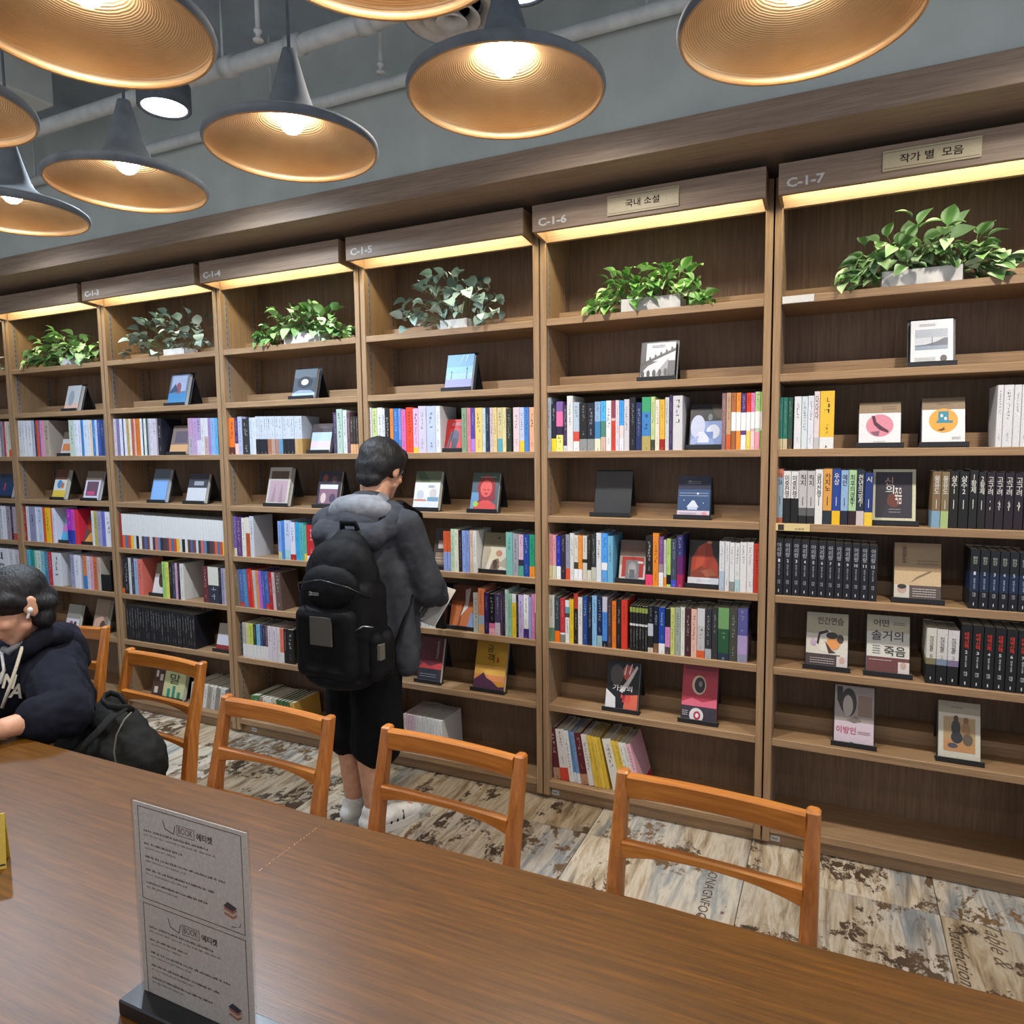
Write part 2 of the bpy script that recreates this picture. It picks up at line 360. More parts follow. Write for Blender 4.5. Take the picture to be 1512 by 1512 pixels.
def pipe(y, z, r, x0, x1, label, joints=()):
    e = empty('ceiling_pipe', (0, y, z)); tag(e, label, 'pipe')
    p = MB(); p.tube([(x0,0,0), (x1,0,0)], r, 14); p.build('pipe_run', M['pipe'], e)
    for j in joints:
        p = MB(); p.tube([(j-.03,0,0), (j+.03,0,0)], r*1.28, 14); p.build('coupling', M['pipe'], e)
    k = x0+.4
    while k < x1:
        p = MB(); p.tube([(k,0,r*.8), (k,0,CEIL-z)], .005, 6); p.build('hanger_rod', M['pipe'], e); k += 1.6
    return e
pipe(-.325, 2.93, .024, X0+.02, X1-.02, 'thin pale pipe running along the painted bulkhead above the shelves')
pipe(-.58, 3.0, .03, X0+.02, X1-.02, 'thicker pale pipe hung on rods parallel to the shelf wall', (-1.95, -1.62, -1.30, -.45))
def duct(x, y0, y1, z, w, h, label):
    e = empty('air_duct', (x, 0, z)); tag(e, label, 'duct')
    p = MB(); p.bbox((-w/2, y0, 0), (w/2, y1, h), .008); p.build('duct_body', M['upper'], e)
    for y in (y0+.25, y0+1.1, y0+1.95):
        p = MB(); p.bbox((-w/2-.015, y-.015, -.015), (w/2+.015, y+.015, h), .004); p.build('flange', M['upper'], e)
duct(-3.15, -3.2, -.62, 3.04, .42, CEIL-3.04, 'grey rectangular air duct crossing the ceiling above the far lamps')
duct(-4.4, -3.2, -.62, 3.04, .42, CEIL-3.04, 'second grey rectangular air duct, deeper in the room beyond the first')
# round air diffuser
p0 = at(667, 34, Z=2.82); e = empty('air_diffuser', p0); tag(e, 'round white ceiling air diffuser with concentric rings beside the pipe', 'diffuser')
p = MB(); p.tube([(0,0,.06), (0,0,CEIL-2.82)], .09, 24); p.build('neck', M['ceiling'], e)
for i, (r0, r1, z) in enumerate(((.10,.145,.02), (.06,.085,.01), (.02,.045,0))):
    p = MB(); p.lathe([(r0, z+.035), (r1, z+.004), (r1+.004, z), (r1, z-.004), (r0-.004, z+.026), (r0, z+.035)], 36); p.build('ring', M['white'], e)
p = MB(); p.lathe([(.148,.012), (.148,.06), (0,.06)], 36); p.build('housing', M['ceiling'], e)
# sprinkler drops
for (px, py, lab) in ((381, 56, 'slim white sprinkler drop hanging in front of the thicker pipe'), (562, 104, 'small white sprinkler head below the air diffuser')):
    q = at(px, py, Z=2.93); e = empty('sprinkler', q); tag(e, lab, 'sprinkler')
    p = MB(); p.tube([(0,0,.02), (0,0,CEIL-2.93)], .008, 8); p.build('drop_pipe', M['pipe'], e)
    p = MB(); p.lathe([(.001,-.012), (.018,-.01), (.018,-.006), (.008,0), (.008,.014), (.014,.018), (.014,.026), (.001,.026)], 14); p.build('head', M['white'], e)
# ceiling downlights (the beams above sit in these)
for i, (x, y, z, c, pw) in enumerate(DOWNLIGHTS):
    e = empty('ceiling_downlight', (x, y, z)); tag(e, ['round white downlight beyond the pendant lamps toward the room end', 'round white downlight glowing above the second pendant lamp from the far end', 'round downlight above bookcase C-1-6', 'round downlight above bookcase C-1-7',
        'round downlight over the middle of the reading table', 'round downlight over the near end of the reading table', 'round downlight over the far end of the reading table'][i], 'light', 'ceiling downlights')
    p = MB(); p.lathe([(.001, .07), (.086, .07), (.092, .06), (.092, -.022), (.088, -.026), (.078, -.022), (.078, -.004), (.001, -.004)], 32); p.build('housing', M['black'], e)
    p = MB(); p.tube([(0,0,.07), (0,0,CEIL-z)], .012, 10); p.build('stem', M['black'], e)
    p = MB(); p.lathe([(.001, -.02), (.077, -.02)], 32); p.build('diffuser_disc', M['disc'], e)

# ------------------------------------------------------------------ bookcases
U = .9
def ux(k): return (k-7)*U
ZS = [2.047, 1.776, 1.508, 1.239, .972, .701, .426, .084]      # tops of the shelves, S1..S8
TH = .028; SW = .026; GAP = .003; RY = .155; BY = .272; FO = .1163
NAMES = {7: 'C-1-7', 6: 'C-1-6', 5: 'C-1-5', 4: 'C-1-4', 3: 'C-1-3'}
def case_name(u): return 'bookcase ' + NAMES[u] if u in NAMES else ('the bookcase before C-1-3' if u == 2 else 'the end bookcase')
_sh = {}
def mk(key, fn, mat):
    if key not in _sh:
        b = MB(); fn(b); _sh[key] = b.mesh(key, M[mat])
    return _sh[key]
for u in range(1, 8):
    e = empty('bookcase', (ux(u), 0, 0))
    tag(e, {7: 'tall oak bookcase numbered C-1-7 with authors sign', 6: 'tall oak bookcase numbered C-1-6 with fiction sign', 5: 'tall oak bookcase numbered C-1-5 behind the standing person', 4: 'tall oak bookcase numbered C-1-4',
            3: 'tall oak bookcase numbered C-1-3', 2: 'oak bookcase before C-1-3, behind the seated person', 1: 'oak bookcase at the far end of the row, cut by the frame'}[u], 'bookcase', 'oak bookcases along the wall')
    pan = mk('side_panel', lambda b: b.bbox((0, 0, .02), (SW, BY, 2.458), .002), 'oak_z')
    link('side_panel', pan, e, (GAP, 0, 0)); link('side_panel', pan, e, (U-GAP-SW, 0, 0))
    link('back_panel', mk('back_panel', lambda b: b.box((GAP+SW, BY, .02), (U-GAP-SW, BY+.02, 2.458)), 'oak_back'), e)
    link('plinth', mk('plinth', lambda b: b.box((0, .03, 0), (U, .06, .056)), 'oak_x'), e)
    x0, x1 = GAP+SW, U-GAP-SW
    sh = mk('shelf', lambda b: b.bbox((x0, .002, -TH), (x1, BY, 0), .0015), 'oak_x')
    ri = mk('riser', lambda b: b.box((x0, RY, 0), (x1, BY, .05)), 'oak_x')
    for i, z in enumerate(ZS):
        s = link('shelf', sh, e, (0, 0, z))
        if i < 7: link('riser', ri, s)
    link('top_rail', mk('top_rail', lambda b: b.box((x0, .002, 2.349), (x1, .022, 2.44)), 'oak_x'), e)
    link('top_board', mk('top_board', lambda b: b.box((x0, .002, 2.44), (x1, BY, 2.458)), 'oak_x'), e)
    link('canopy_board', mk('canopy_board', lambda b: b.box((.0199, -FO+.018, 2.4402), (U-.0199, 0, 2.4598)), 'oak_x'), e)
    fa = link('fascia', mk('fascia', lambda b: b.bbox((.0199, -FO, 2.3596), (U-.0199, -FO+.018, 2.461), .0015), 'oak_head'), e)
    br = mk('canopy_end', lambda b: b.add([(0,-FO+.018,2.3596),(0,-.001,2.352),(0,-.001,2.44),(0,-FO+.018,2.44),(.012,-FO+.018,2.3596),(.012,-.001,2.352),(.012,-.001,2.44),(.012,-FO+.018,2.44)],
        [(0,1,2,3),(7,6,5,4),(0,4,5,1),(1,5,6,2),(2,6,7,3),(3,7,4,0)]), 'oak_x')
    link('canopy_end', br, e, (.0199, 0, 0)); link('canopy_end', br, e, (U-.0319, 0, 0))
    link('light_strip', mk('light_strip', lambda b: b.box((.04, -FO+.024, 2.425), (U-.04, -FO+.040, 2.4395)), 'led'), e)
    st = mk('shelf_standard', lambda b: [b.box((0, -.006, .06), (.0012, .006, 2.34))] + [b.box((-.0003, -.002, z*.03), (.0016, .002, z*.03+.014), '444') for z in range(4, 77)], 'matte')
    for x in (x0, x1-.0012):
        for y in (.035, .225): link('shelf_standard', st, e, (x, y, 0))
    if u in NAMES:
        b = MB(); puttext(b, NAMES[u], Matrix.Translation((.104, -FO-.0006, 2.394)) @ FRONT, w=.117, h=.031, col='e8e6e0', bold=.03); b.build('lettering', M['matte'], fa)
    if u in (6, 7):
        xa, xb = {6: (.325, .589), 7: (.329, .594)}[u]; za, zb = {6: (2.375, 2.445), 7: (2.380, 2.442)}[u]
        p = MB(); p.bbox((xa, -FO-.006, za), (xb, -FO-.0003, zb), .001, 'd8c7a0'); p.box((xa+.004, -FO-.0066, za+.006), (xb-.004, -FO-.006, za+.0075), '7a6a50'); p.box((xa+.004, -FO-.0066, zb-.0075), (xb-.004, -FO-.006, zb-.006), '7a6a50')
        p = p.build('sign_plate', M['print'], e)
        b = MB(); puttext(b, {6: '국내 소설', 7: '작가 별  모음'}[u], Matrix.Translation(((xa+xb)/2, -FO-.0068, (za+zb)/2)) @ FRONT, w={6: .125, 7: .17}[u], h=.027, col='3a3026', bold=.012); b.build('lettering', M['matte'], p)
    if u in (4, 6, 7):
        x = {4: .085, 6: .03, 7: .03}[u]
        b = MB(); b.bbox((x, .0275, .012), (x+.035, .030, .036), .001, 'dcd9d2'); [b.box((x+.008+.005*i, .0271, .020), (x+.011+.005*i, .0276, .027), '666') for i in range(4)]; b.build('number_tag', M['print'], e)
    if u == 7:
        b = MB(); b.bbox((x0+.004, -.001, ZS[0]-TH+.002), (x0+.107, .0018, ZS[0]-.001), .0004, 'e6e4e0'); b.build('shelf_label', M['print'], e)
        b = MB(); b.bbox((x0-.002, -.001, ZS[3]-TH+.001), (x0+.113, .0018, ZS[3]-.001), .0004, 'e8cf96'); b.box((x0+.006, -.0014, ZS[3]-.025), (x0+.026, -.001, ZS[3]-.004), '40342c')
        puttext(b, '조정래', Matrix.Translation((x0+.078, -.0015, ZS[3]-.019)) @ FRONT, w=.03, h=.007, col='3a3026'); b.build('shelf_label', M['print'], e)
# ------------------------------------------------------------------ books
SPY = .012                                   # plane of the spines behind the shelf edge
CN = [('white','eee'),('cream','eed8b8'),('grey','999'),('charcoal','444'),('black','1c1c20'),('red','c83030'),('orange','ee8040'),('yellow','f0c840'),('green','4a9050'),('pale green','b8dcb0'),
      ('teal','3a8a80'),('blue','3068b8'),('pale blue','a0c4e8'),('navy','1c2c4c'),('purple','5a3a80'),('lilac','b8a0d0'),('pink','ee98b0'),('brown','7a5038'),('tan','bca080'),('dark green','2c4430'),('maroon','5e1e24'),('magenta','b02a60')]
def cname(h):
    s = h if len(h) == 6 else ''.join(c*2 for c in h); r = [int(s[i:i+2], 16) for i in (0,2,4)]
    def d(c):
        q = c if len(c) == 6 else ''.join(k*2 for k in c); q = [int(q[i:i+2], 16) for i in (0,2,4)]
        return 2*(r[0]-q[0])**2 + 3*(r[1]-q[1])**2 + 2*(r[2]-q[2])**2 + 4*((r[0]-r[2])-(q[0]-q[2]))**2
    return min(CN, key=lambda n: d(n[1]))[0]
def lum(h):
    c = hexc(h); return .3*c[0]+.6*c[1]+.1*c[2]
def soft(h):
    s = h if len(h) == 6 else ''.join(c*2 for c in h); a = [int(s[i:i+2], 16) for i in (0,2,4)]; t = (40,40,46) if lum(h) > .22 else (226,222,214)
    return '%02x%02x%02x' % tuple(int(x*.22+y*.78) for x, y in zip(a, t))
def parse(spec):
    """'fd3.25/cde' -> bands from the bottom: [(colour, 0, .25), (colour, .25, 1)]"""
    out = []; z = 0
    for part in spec.split('/'):
        if '.' in part: c, f = part.split('.'); f = float('.'+f)
        else: c, f = part, 1.0
        out.append((c, z, f)); z = f
    out[-1] = (out[-1][0], out[-1][1], 1.0)
    return out
def marks(b, rng, x0, x1, z0, z1, y, col, n=None, dens=.8):
    """small upright strokes standing for lettering too small to read"""
    w = x1-x0; z = z1; 
    while z > z0:
        s = w*rng.uniform(.8, 1.0)
        for k in range(3):
            if rng.random() < dens:
                a, c = sorted((rng.uniform(0, 1), rng.uniform(0, 1)))
                if rng.random() < .5: q = z - s*rng.uniform(.1, .85); b.box((x0+a*w*.5, y-.0002, q-s*.1), (x0+w*(.5+c*.5), y, q), col, skip='k')
                else: q = x0 + w*rng.uniform(.1, .8); b.box((q, y-.0002, z-s*(.5+.4*c)), (q+w*.14, y, z-s*.1*a), col, skip='k')
        z -= s*1.12
def book_mesh(b, w, h, d, bands, cover=None, pages='e6ddc8', T=None, rng=None, text=True, titles=(), tcol=None):
    """closed book standing on its tail, spine towards -Y, origin at the lower front corner"""
    e = min(.0012, w*.12); cover = cover or bands[-1][0]
    for c, f0, f1 in bands:
        z0, z1 = f0*h, f1*h
        b.add([(0,e*2,z0),(e,0,z0),(w-e,0,z0),(w,e*2,z0),(0,e*2,z1),(e,0,z1),(w-e,0,z1),(w,e*2,z1)], [(0,1,5,4),(1,2,6,5),(2,3,7,6)], c, 0, T)
        b.add([(0,e*2,z0),(0,d,z0),(0,d,z1),(0,e*2,z1),(w,e*2,z0),(w,d,z0),(w,d,z1),(w,e*2,z1)], [(1,0,3,2),(4,5,6,7)], c if (c != bands[-1][0] or len(bands) == 1) else cover, 0, T)
    t = min(.0008, w*.1)
    b.add([(0,e*2,h),(e,0,h),(w-e,0,h),(w,e*2,h),(0,d,h),(w,d,h),(t,e*2+t,h),(w-t,e*2+t,h),(t,d,h),(w-t,d,h),(t,e*2+t,h-.0025),(w-t,e*2+t,h-.0025),(t,d,h-.0025),(w-t,d,h-.0025)],
        [(0,1,2,3,7,6),(0,6,8,4),(7,3,5,9),(6,7,11,10),(8,6,10,12),(7,9,13,11)], bands[-1][0], 0, T)
    b.add([(t,e*2+t,h-.0025),(w-t,e*2+t,h-.0025),(w-t,d,h-.0025),(t,d,h-.0025),(t,d-.002,0),(w-t,d-.002,0),(w-t,d-.002,h),(t,d-.002,h)], [(0,1,2,3),(5,4,7,6)], pages, 0, T)
    b.add([(0,e*2,0),(e,0,0),(w-e,0,0),(w,e*2,0),(w,d,0),(0,d,0)], [(5,4,3,2,1,0)], pages, 0, T)
    if rng and text and w > .006:
        big = max(bands, key=lambda q: q[2]-q[1]); c = tcol or soft(big[0])
        sb = MB(); hh = (big[2]-big[1])*h; z1 = big[2]*h - hh*rng.uniform(.06, .16); z0 = z1 - hh*rng.uniform(.3, .55); m = w*rng.uniform(.34, .52)
        marks(sb, rng, (w-m)/2, (w+m)/2, z0, z1, 0, c)
        if rng.random() < .7:
            m = w*.26; marks(sb, rng, (w-m)/2, (w+m)/2, big[1]*h + hh*.12, big[1]*h + hh*rng.uniform(.2, .3), 0, c)
        if bands[0] is not big: 
            c2 = soft(bands[0][0]); m = w*.3; marks(sb, rng, (w-m)/2, (w+m)/2, h*.02, h*.05+.002, 0, c2)
        for vs_, in ((sb,),):
            b.add([tuple(T @ Vector(p)) if T is not None else p for p in sb.v], [], '888')
            o = len(b.v)-len(sb.v)
            for f, cc in zip(sb.f, sb.c): b.f.append([i+o for i in f]); b.c.append(cc); b.m.append(0); b.sm.append(False)
    for (s, zc, ww, hh, c) in titles:            # readable lettering, fractions of the spine
        puttext(b, s, (T if T is not None else Matrix()) @ Matrix.Translation((w/2, -.0003, zc*h)) @ FRONT, w=ww*w, h=hh*h, col=c, bold=.01, line=.92)

ORD = ['first','second','third','fourth','fifth','sixth','seventh','eighth','ninth','tenth','eleventh','twelfth','thirteenth','fourteenth','fifteenth','sixteenth','seventeenth','eighteenth','nineteenth','twentieth']
ORD += ['twenty-'+o for o in ORD[:9]] + ['thirtieth'] + ['thirty-'+o for o in ORD[:9]] + ['fortieth'] + ['forty-'+o for o in ORD[:9]]
SHN = {3: 'third shelf', 4: 'fourth shelf', 5: 'fifth shelf', 6: 'sixth shelf', 7: 'seventh shelf', 8: 'bottom shelf'}

STUFF = MB()
def row(u, s, ox, sc, spec, single=True, oy=None, lean=0.0, depth=.14, text=True, names=None, titles=None, group=None, ypl=SPY, hmul=1.0):
    """one row of books on shelf s of bookcase u; numbers are places along the row in the photograph, 'x h colours'"""
    z = ZS[s-1]; toks = spec.split(); items = [toks[i:i+3] for i in range(0, len(toks)-1, 3)]; end = float(toks[-1])
    rng = random.Random(u*100+s); n = 0
    base = at(ox + float(items[0][0])/sc, 700, Y=ypl)
    for i, (x, h, c) in enumerate(items):
        if c == '-': continue
        px0 = ox + float(x)/sc; px1 = ox + (float(items[i+1][0]) if i+1 < len(items) else end)/sc
        def xat(px):                                  # along the row at spine height, half way up
            y = 700.0
            for _ in range(6):
                p = at(px, y, Y=ypl); y += (p.z-(z+.09))*380*2.71/max(1.5, (p-CAM).length)
            return at(px, y, Y=ypl).x
        xa, xb = xat(px0), xat(px1)
        mid = Vector(((xa+xb)/2, ypl, z+.09)); dist = (mid-CAM).dot(CF)
        H = float(h)/sc*dist/FPX*1.0*hmul; H = max(.12, min(.252, H)); W = max(.004, xb-xa-.0006)
        bands = parse(c); n += 1; ps = names[i] if names and i in names else None
        d = depth + rng.uniform(-.012, .008); yo = rng.uniform(0, .004)
        tl = titles(i, n) if titles else ()
        if single:
            b = MB(); book_mesh(b, W, H, d, bands, rng=rng, text=text and not tl, titles=tl or ())
            o = b.build('book', M['print'], None, (xa, ypl+yo, z))
            if lean: o.rotation_euler = (0, lean*(.6+.9*i/len(items)), 0)
            cs = [cname(q[0]) for q in sorted(bands, key=lambda q: q[1]-q[2])]
            cs = list(dict.fromkeys(cs))
            look = cs[0] + (' and ' + cs[1] if len(cs) > 1 else '')
            lab = f'{look} book, {ORD[n-1]} along the {SHN[s]} of {case_name(u)}' if not ps else ps
            tag(o, lab, 'book', group or f'books on the {SHN[s]} of {case_name(u)}')
        else:
            T = Matrix.Translation((xa, ypl+yo, z)) @ Matrix.Rotation(lean, 4, 'Y')
            book_mesh(STUFF, W, H, d, bands, T=T, rng=rng, text=text)

def seq(x0, x1, n, h, cols):
    """n equal volumes between two places"""
    cols = cols if isinstance(cols, list) else [cols]
    return ' '.join(f'{x0+(x1-x0)*i/n:.1f} {h} {cols[i % len(cols)]}' for i in range(n)) + ' '

# C-1-6
row(6, 3, 790, 4.32, '68 340 abc 102 300 fd2.27/223 135 315 fe8.33/324.5/e7a.8/86a 178 290 ddd.12/435 203 350 e8e6e4 243 310 eee.2/d54.4/bcd 282 305 999.25/222 331 305 999.25/223 379 312 eec.25/48b.6/9bd 417 315 dba.28/587.6/5bf 451 318 eee 486 318 d43.6/e4c4c4.65/945 512 320 eddde4 537 318 eef.25/edd.5/4af '
    '566 325 ddd6dc 601 338 1e1e28 641 305 236 680 338 ba6.27/48c.72/4a7 737 340 443.2/cd9 765 322 eee6d4 794 322 a21.22/eb4 828 335 d6d8d4 855 350 436 877 345 dedce0 940 0 - 1190 358 967074 1219 360 d63.27/c9a585 1250 360 a8683c.33/fff.66/b8703c 1282 360 f93.33/fff.66/f93 1313 355 fff.26/648.34/fff.66/537 1347 358 fd6.33/fff.66/e42 1375 358 fdd.32/ebc.37/fff.66/e8b 1402 365 fab.3/cdb.37/fff.66/bd9 1437 365 8b4.33/fff.66/ad6 1462')
row(6, 5, 790, 4.32, '88 285 eda.3/e9a0a0 110 282 ddb.3/e8a0a4 134 275 fff.3/23b 163 285 332838 193 290 e53.25/99a 220 300 e8e8e4 246 290 fff.25/443.4/e8e2d4 275 290 fff.25/f93 300 290 dcd4c4.4/332.48/e4dccc 331 285 e4e0d0.25/222 357 305 ccb.3/333 389 315 e8ecf0 422 315 6ae.25/fff.4/5af 460 300 7bd 497 0 - '
    '703 320 f47.22/221c20 749 340 f8962c 789 320 fff.28/a890a0.45/845090 818 300 f93.2/dcdcd0 838 310 be7.05/111.25/bee078 865 310 45c.15/445060 902 335 b0285c.25/6a2a70.6/3a3a78 942 0 - 1174 318 bcd.4/e8eaec 1209 318 eceaec 1240 315 999.2/f0f0f0 1273 315 bdd.25/eaeaea 1307 322 f0eeee 1350 325 eeeaea 1393 318 d8402c 1438')
row(6, 6, 790, 4.32, '85 300 686.3/ccc8bc 125 290 f71.25/334048 158 285 887.18/eee.22/c8303c 190 275 e8e8e4.6/554840.7/6ab.85/e8e8e4 218 285 ecc428 245 325 281c18.7/c03c2c 272 305 e8e4dc 301 315 24488c 333 315 101c34 362 325 8cc0e8 393 320 9bb.22/14284c 427 325 111c30.12/4c8ce0.7/ccc8d8 460 310 48383c 489 305 f07c20 517 320 201c1c 549 320 dc3c28 589 0 - '
    + seq(602, 718, 6, 292, '222.55/dcdcd8.6/222.85/9aa850.96/222') + '718 300 dcb.1/222.35/c8ccd4.62/181c24 753 300 876040.2/10182c 788 300 f4f4f4.22/1848a4 829 295 544.16/e090c8.6/181820 862 305 d0d878 892 310 a8b0a4 926 315 e8ece0 955 310 48242c 994 310 f0c0ac 1033 320 e86430.15/ccc8c8.65/dcdcdc 1083 320 b8b8c0.2/34343c 1125 335 343838 1166 340 28384c.14/2c5c3c.6/78a86c 1237 345 484840 1290 350 9898b0.15/b8a0d0.5/5c5c9c 1355')
row(6, 8, 790, 2.094, '57 150 c09070.22/642028 80 150 d84830.25/e8e4e0 106 150 f0f0ec 121 150 e8ecf0.2/6898c8 132 150 e8ecf0.2/7ca0d0 143 150 c09070.2/642028 166 150 f0ece8 184 150 ecc850 196 150 e8c040 207 150 f0cc50 219 150 e4bc40 231 0 - 240 150 e8e0d0 268 150 ecc850 280 150 e4c048 294 150 eceadc 307 150 e8e8e4 320 150 e03c48.2/f0b8c4 336', lean=-.19, depth=.17, ypl=.03, hmul=1.08)
# C-1-7
def t7s3(i, n): return (('다\n다\n다', .72, .5, .42, '4a3a20'),) if n == 7 else ()
row(7, 3, 1130, 3.958, '75 300 d8c8a0.2/307868 103 300 d8c8a0.2/287464 131 300 543.2/285444 160 0 - 168 305 eaeaf0 211 305 dce8ec 248 308 e8e8f4 284 333 c8c8c8.2/ecdcdc 318 335 f0f0f0.2/f8c840 403 0 - 1352 360 e8e8ec 1390 360 e8e8ec 1450 360 e8e8ec 1495 360 e8e8ec 1545', titles=t7s3)
T7 = ['10\n26', '미\n중\n전\n쟁', '미\n중\n전\n쟁', '직\n지', '직\n지', '글\n자\n전\n쟁', '카\n지\n노', '우\n상', '예\n언', '최\n후\n의\n경\n전', '천\n년\n의\n금\n서', '시', None, '몽\n유\n도', '몽\n유\n도', '살\n수\n1', '살\n수\n2', '1\n황\n제', '2\n황\n제', '고\n구\n려\n\n1', '고\n구\n려\n\n2', '고\n구\n려\n\n3', '고\n구\n려\n\n4', '고\n구\n려\n\n5']
def t7s4(i, n):
    s = T7[i]
    if not s: return ()
    k = s.count('\n')+1; light = i in (0, 1, 2, 3, 4, 5, 6, 8, 9)
    c = '1c1c24' if light else 'e8e4dc'
    if i in (0,): c = '22304c'
    return ((s, .93-.055*k, .62, .105*k, c), ('|', .42, .08, .16, c))
row(7, 4, 1130, 3.958, '68 315 b86448.1/9ab0c0.85/d07c5c 104 305 1c1c1c.48/eceae8 148 305 1c1c1c.48/eceae8 194 310 222.15/666.3/ccc8c8 244 310 222.15/666.3/ccc8c8 290 320 f0eeea 336 325 283440.25/e8a850 390 325 fcc828.25/28489c 440 320 28283c.26/9cbce0 485 322 382424.26/b8dca8 533 325 dccccc.26/283440 580 310 fcd440.25/283c80 630 0 - 975 330 8cb0c8.3/8a7050 1027 330 b8cc88.3/8a7858 1075 335 24221e 1130 335 1e1e1e 1190 345 242220 1242 335 242220 1290 335 2a2028 1342 335 2a2028 1397 335 2a2028 1455 335 2a2028 1513 335 2a2028 1570', titles=t7s4)
def t7s5(i, n):
    if i < 12: return (('아\n리\n랑', .81, .55, .25, 'b4b4bc'), (str(n), .62, .4 if n > 9 else .24, .055, 'e8e8ec'), ('대\n하\n소\n설', .46, .2, .2, 'b4b4bc'), ('해\n냄', .24, .34, .07, 'a8a8b0'), ('|', .08, .1, .05, 'e0e0e0'))
    k = n-12
    return (('한\n강', .82, .5, .13, 'a8b09c'), (str(k), .60, .22, .055, 'e0e4f0'), ('대\n하\n소\n설', .43, .2, .18, 'c0c8e0'), ('해\n냄', .24, .34, .07, 'b0b0b8'), ('|', .08, .1, .05, 'e0e0e0'))
row(7, 5, 1130, 3.958, seq(55, 655, 12, 330, '20222a') + '655 0 - ' + seq(1195, 1540, 6, 350, '1c1e24.3/20304c.62/1e2026') + '1540', titles=t7s5)
def t7s6(i, n):
    if n <= 3: return (('천\n년\n의\n질\n문', .72, .4, .28, '555550'), (str(n), .5, .26, .07, 'a8a498'), ('|', .1, .1, .05, 'e8e8e8'))
    return (('태\n백\n산\n맥', .75, .42, .26, 'e03c2c'), (str(n-2), .565, .24, .05, 'e8e8e8'), ('대\n하\n소\n설', .42, .18, .18, 'd8d8d8'), ('해\n냄', .22, .32, .07, 'c8c8c8'), ('|', .07, .1, .05, 'e0e0e0'))
row(7, 6, 1130, 3.958, '940 330 1c1c1c.35/88805c.46/e0dcd0 1000 330 1c1c1c.35/8494a8.46/e0dcd8 1065 330 1c1c1c.35/887898.46/e0dcdc 1133 0 - ' + seq(1140, 1605, 7, 375, '1c1c1e') + '1605', titles=t7s6)
# C-1-5
row(5, 3, 320, 3.15, '700 210 dde 722 207 cdd890 745 210 e8eae6 770 205 ddd 783 205 222 805 205 eee.1/e88838 822 205 3878c4 845 205 48b.3/7c9cd8 858 200 e070b0 880 210 f04828 912 205 fc4.12/e8b8d8 938 215 d8cce0 975 215 c8d0e4 1018 215 e8e8ec 1040 0 - 1138 205 88a480 1162 205 e08898 1180 205 b8d.3/5848a0 1200 205 f0d07c 1235 203 cdd 1250 205 233050 1268 205 dbc4c0 1285 205 ecd090 1303 205 6ab.3/dccc98 1328 205 ecdca8 1345 200 2c3424 1370 0 - 1378 205 edd0d4 1408 205 fcd434.25/c8d4ec 1430 205 4888d8 1452 205 f8b890 1478')
row(5, 5, 590, 4.445, '285 262 98a8e0.48/e8643c 310 262 98a8e0.48/e06038 333 280 c8e0b8 358 280 e8ecd4 385 275 302028 407 275 94ace8 433 275 8ca4e0 458 280 ecc8a8 480 280 eceae4 505 0 - 695 285 80c0b4 740 280 a8a8b0 778 275 58b090.25/334.4/e4bcd0 812 280 2048a0 850 280 f89830.25/28a078 887 280 88b440.3/f06030 905')
row(5, 6, 590, 4.445, '110 200 dccddc 135 200 eeeae6 165 200 c8dcd8 190 200 e8ecea 232 0 - 482 265 b8b8ac 515 300 dcac70.2/a8b8c8.4/ec8858 553 275 342058 583 270 fcb8c8.15/e878a8.28/18141c 622 275 d8ccd8.3/4a4468 658 280 543c58 675 300 342c44 692 310 c4dcd8 710 285 98ccb0 735 285 f4d038.8/e8e8e4 765 285 202428 778 285 c8b4e0 812 290 402878.22/ecece8 846 280 a4a4d8 865 300 e488b8 888 300 28784c.6/ececec 905')
row(5, 8, 320, 3.15, '870 165 e4ccc8 885 165 e0bcc0 900 165 dcb8c4 915 165 e0c8cc 930 165 e8e0d8 945 165 e8e4dc 960 165 e8e4dc 975 165 e8e8e4 990 165 e8e4dc 1005 165 e8e8e4 1020 165 e8e4dc 1035 165 e8e8e4 1052', depth=.19, ypl=.035, lean=-.03)
# C-1-4 (its nearer, larger rows one by one)
row(4, 5, 320, 4.45, '108 260 eec.2/7868b8 128 260 644078 165 255 ece8d8 190 260 c85828.6/ece0d8 215 270 d8d8dc 242 0 - 400 250 ccc898.2/88a8e8 425 255 4888d0 445 260 a8d4d8.25/c8d4f0 482 250 b82418.15/e0e0f0 515 250 30a8e0 540 250 58b0b4 572 235 f8c830.2/60b898 590 240 eee.15/c82428 650')
row(4, 7, 320, 4.45, '170 230 e8e4e0.4/b8b0a8 190 230 e8e4e0.4/dcd0a8 207 230 e8e4e0.4/ccd458 240 230 e8e4e0.4/283c28 262 230 e8e4e0.4/78b8e0 285 230 e8e4e0.4/384878 300 230 e8e4e0.4/28304c 318 230 e8e4e0.4/705060 335 230 dcd0d8 365 230 dccfd8 395 230 e0dcd8 415 230 e4e0dc.3/e87860 440 230 1e1c1c 460 230 181616 505')
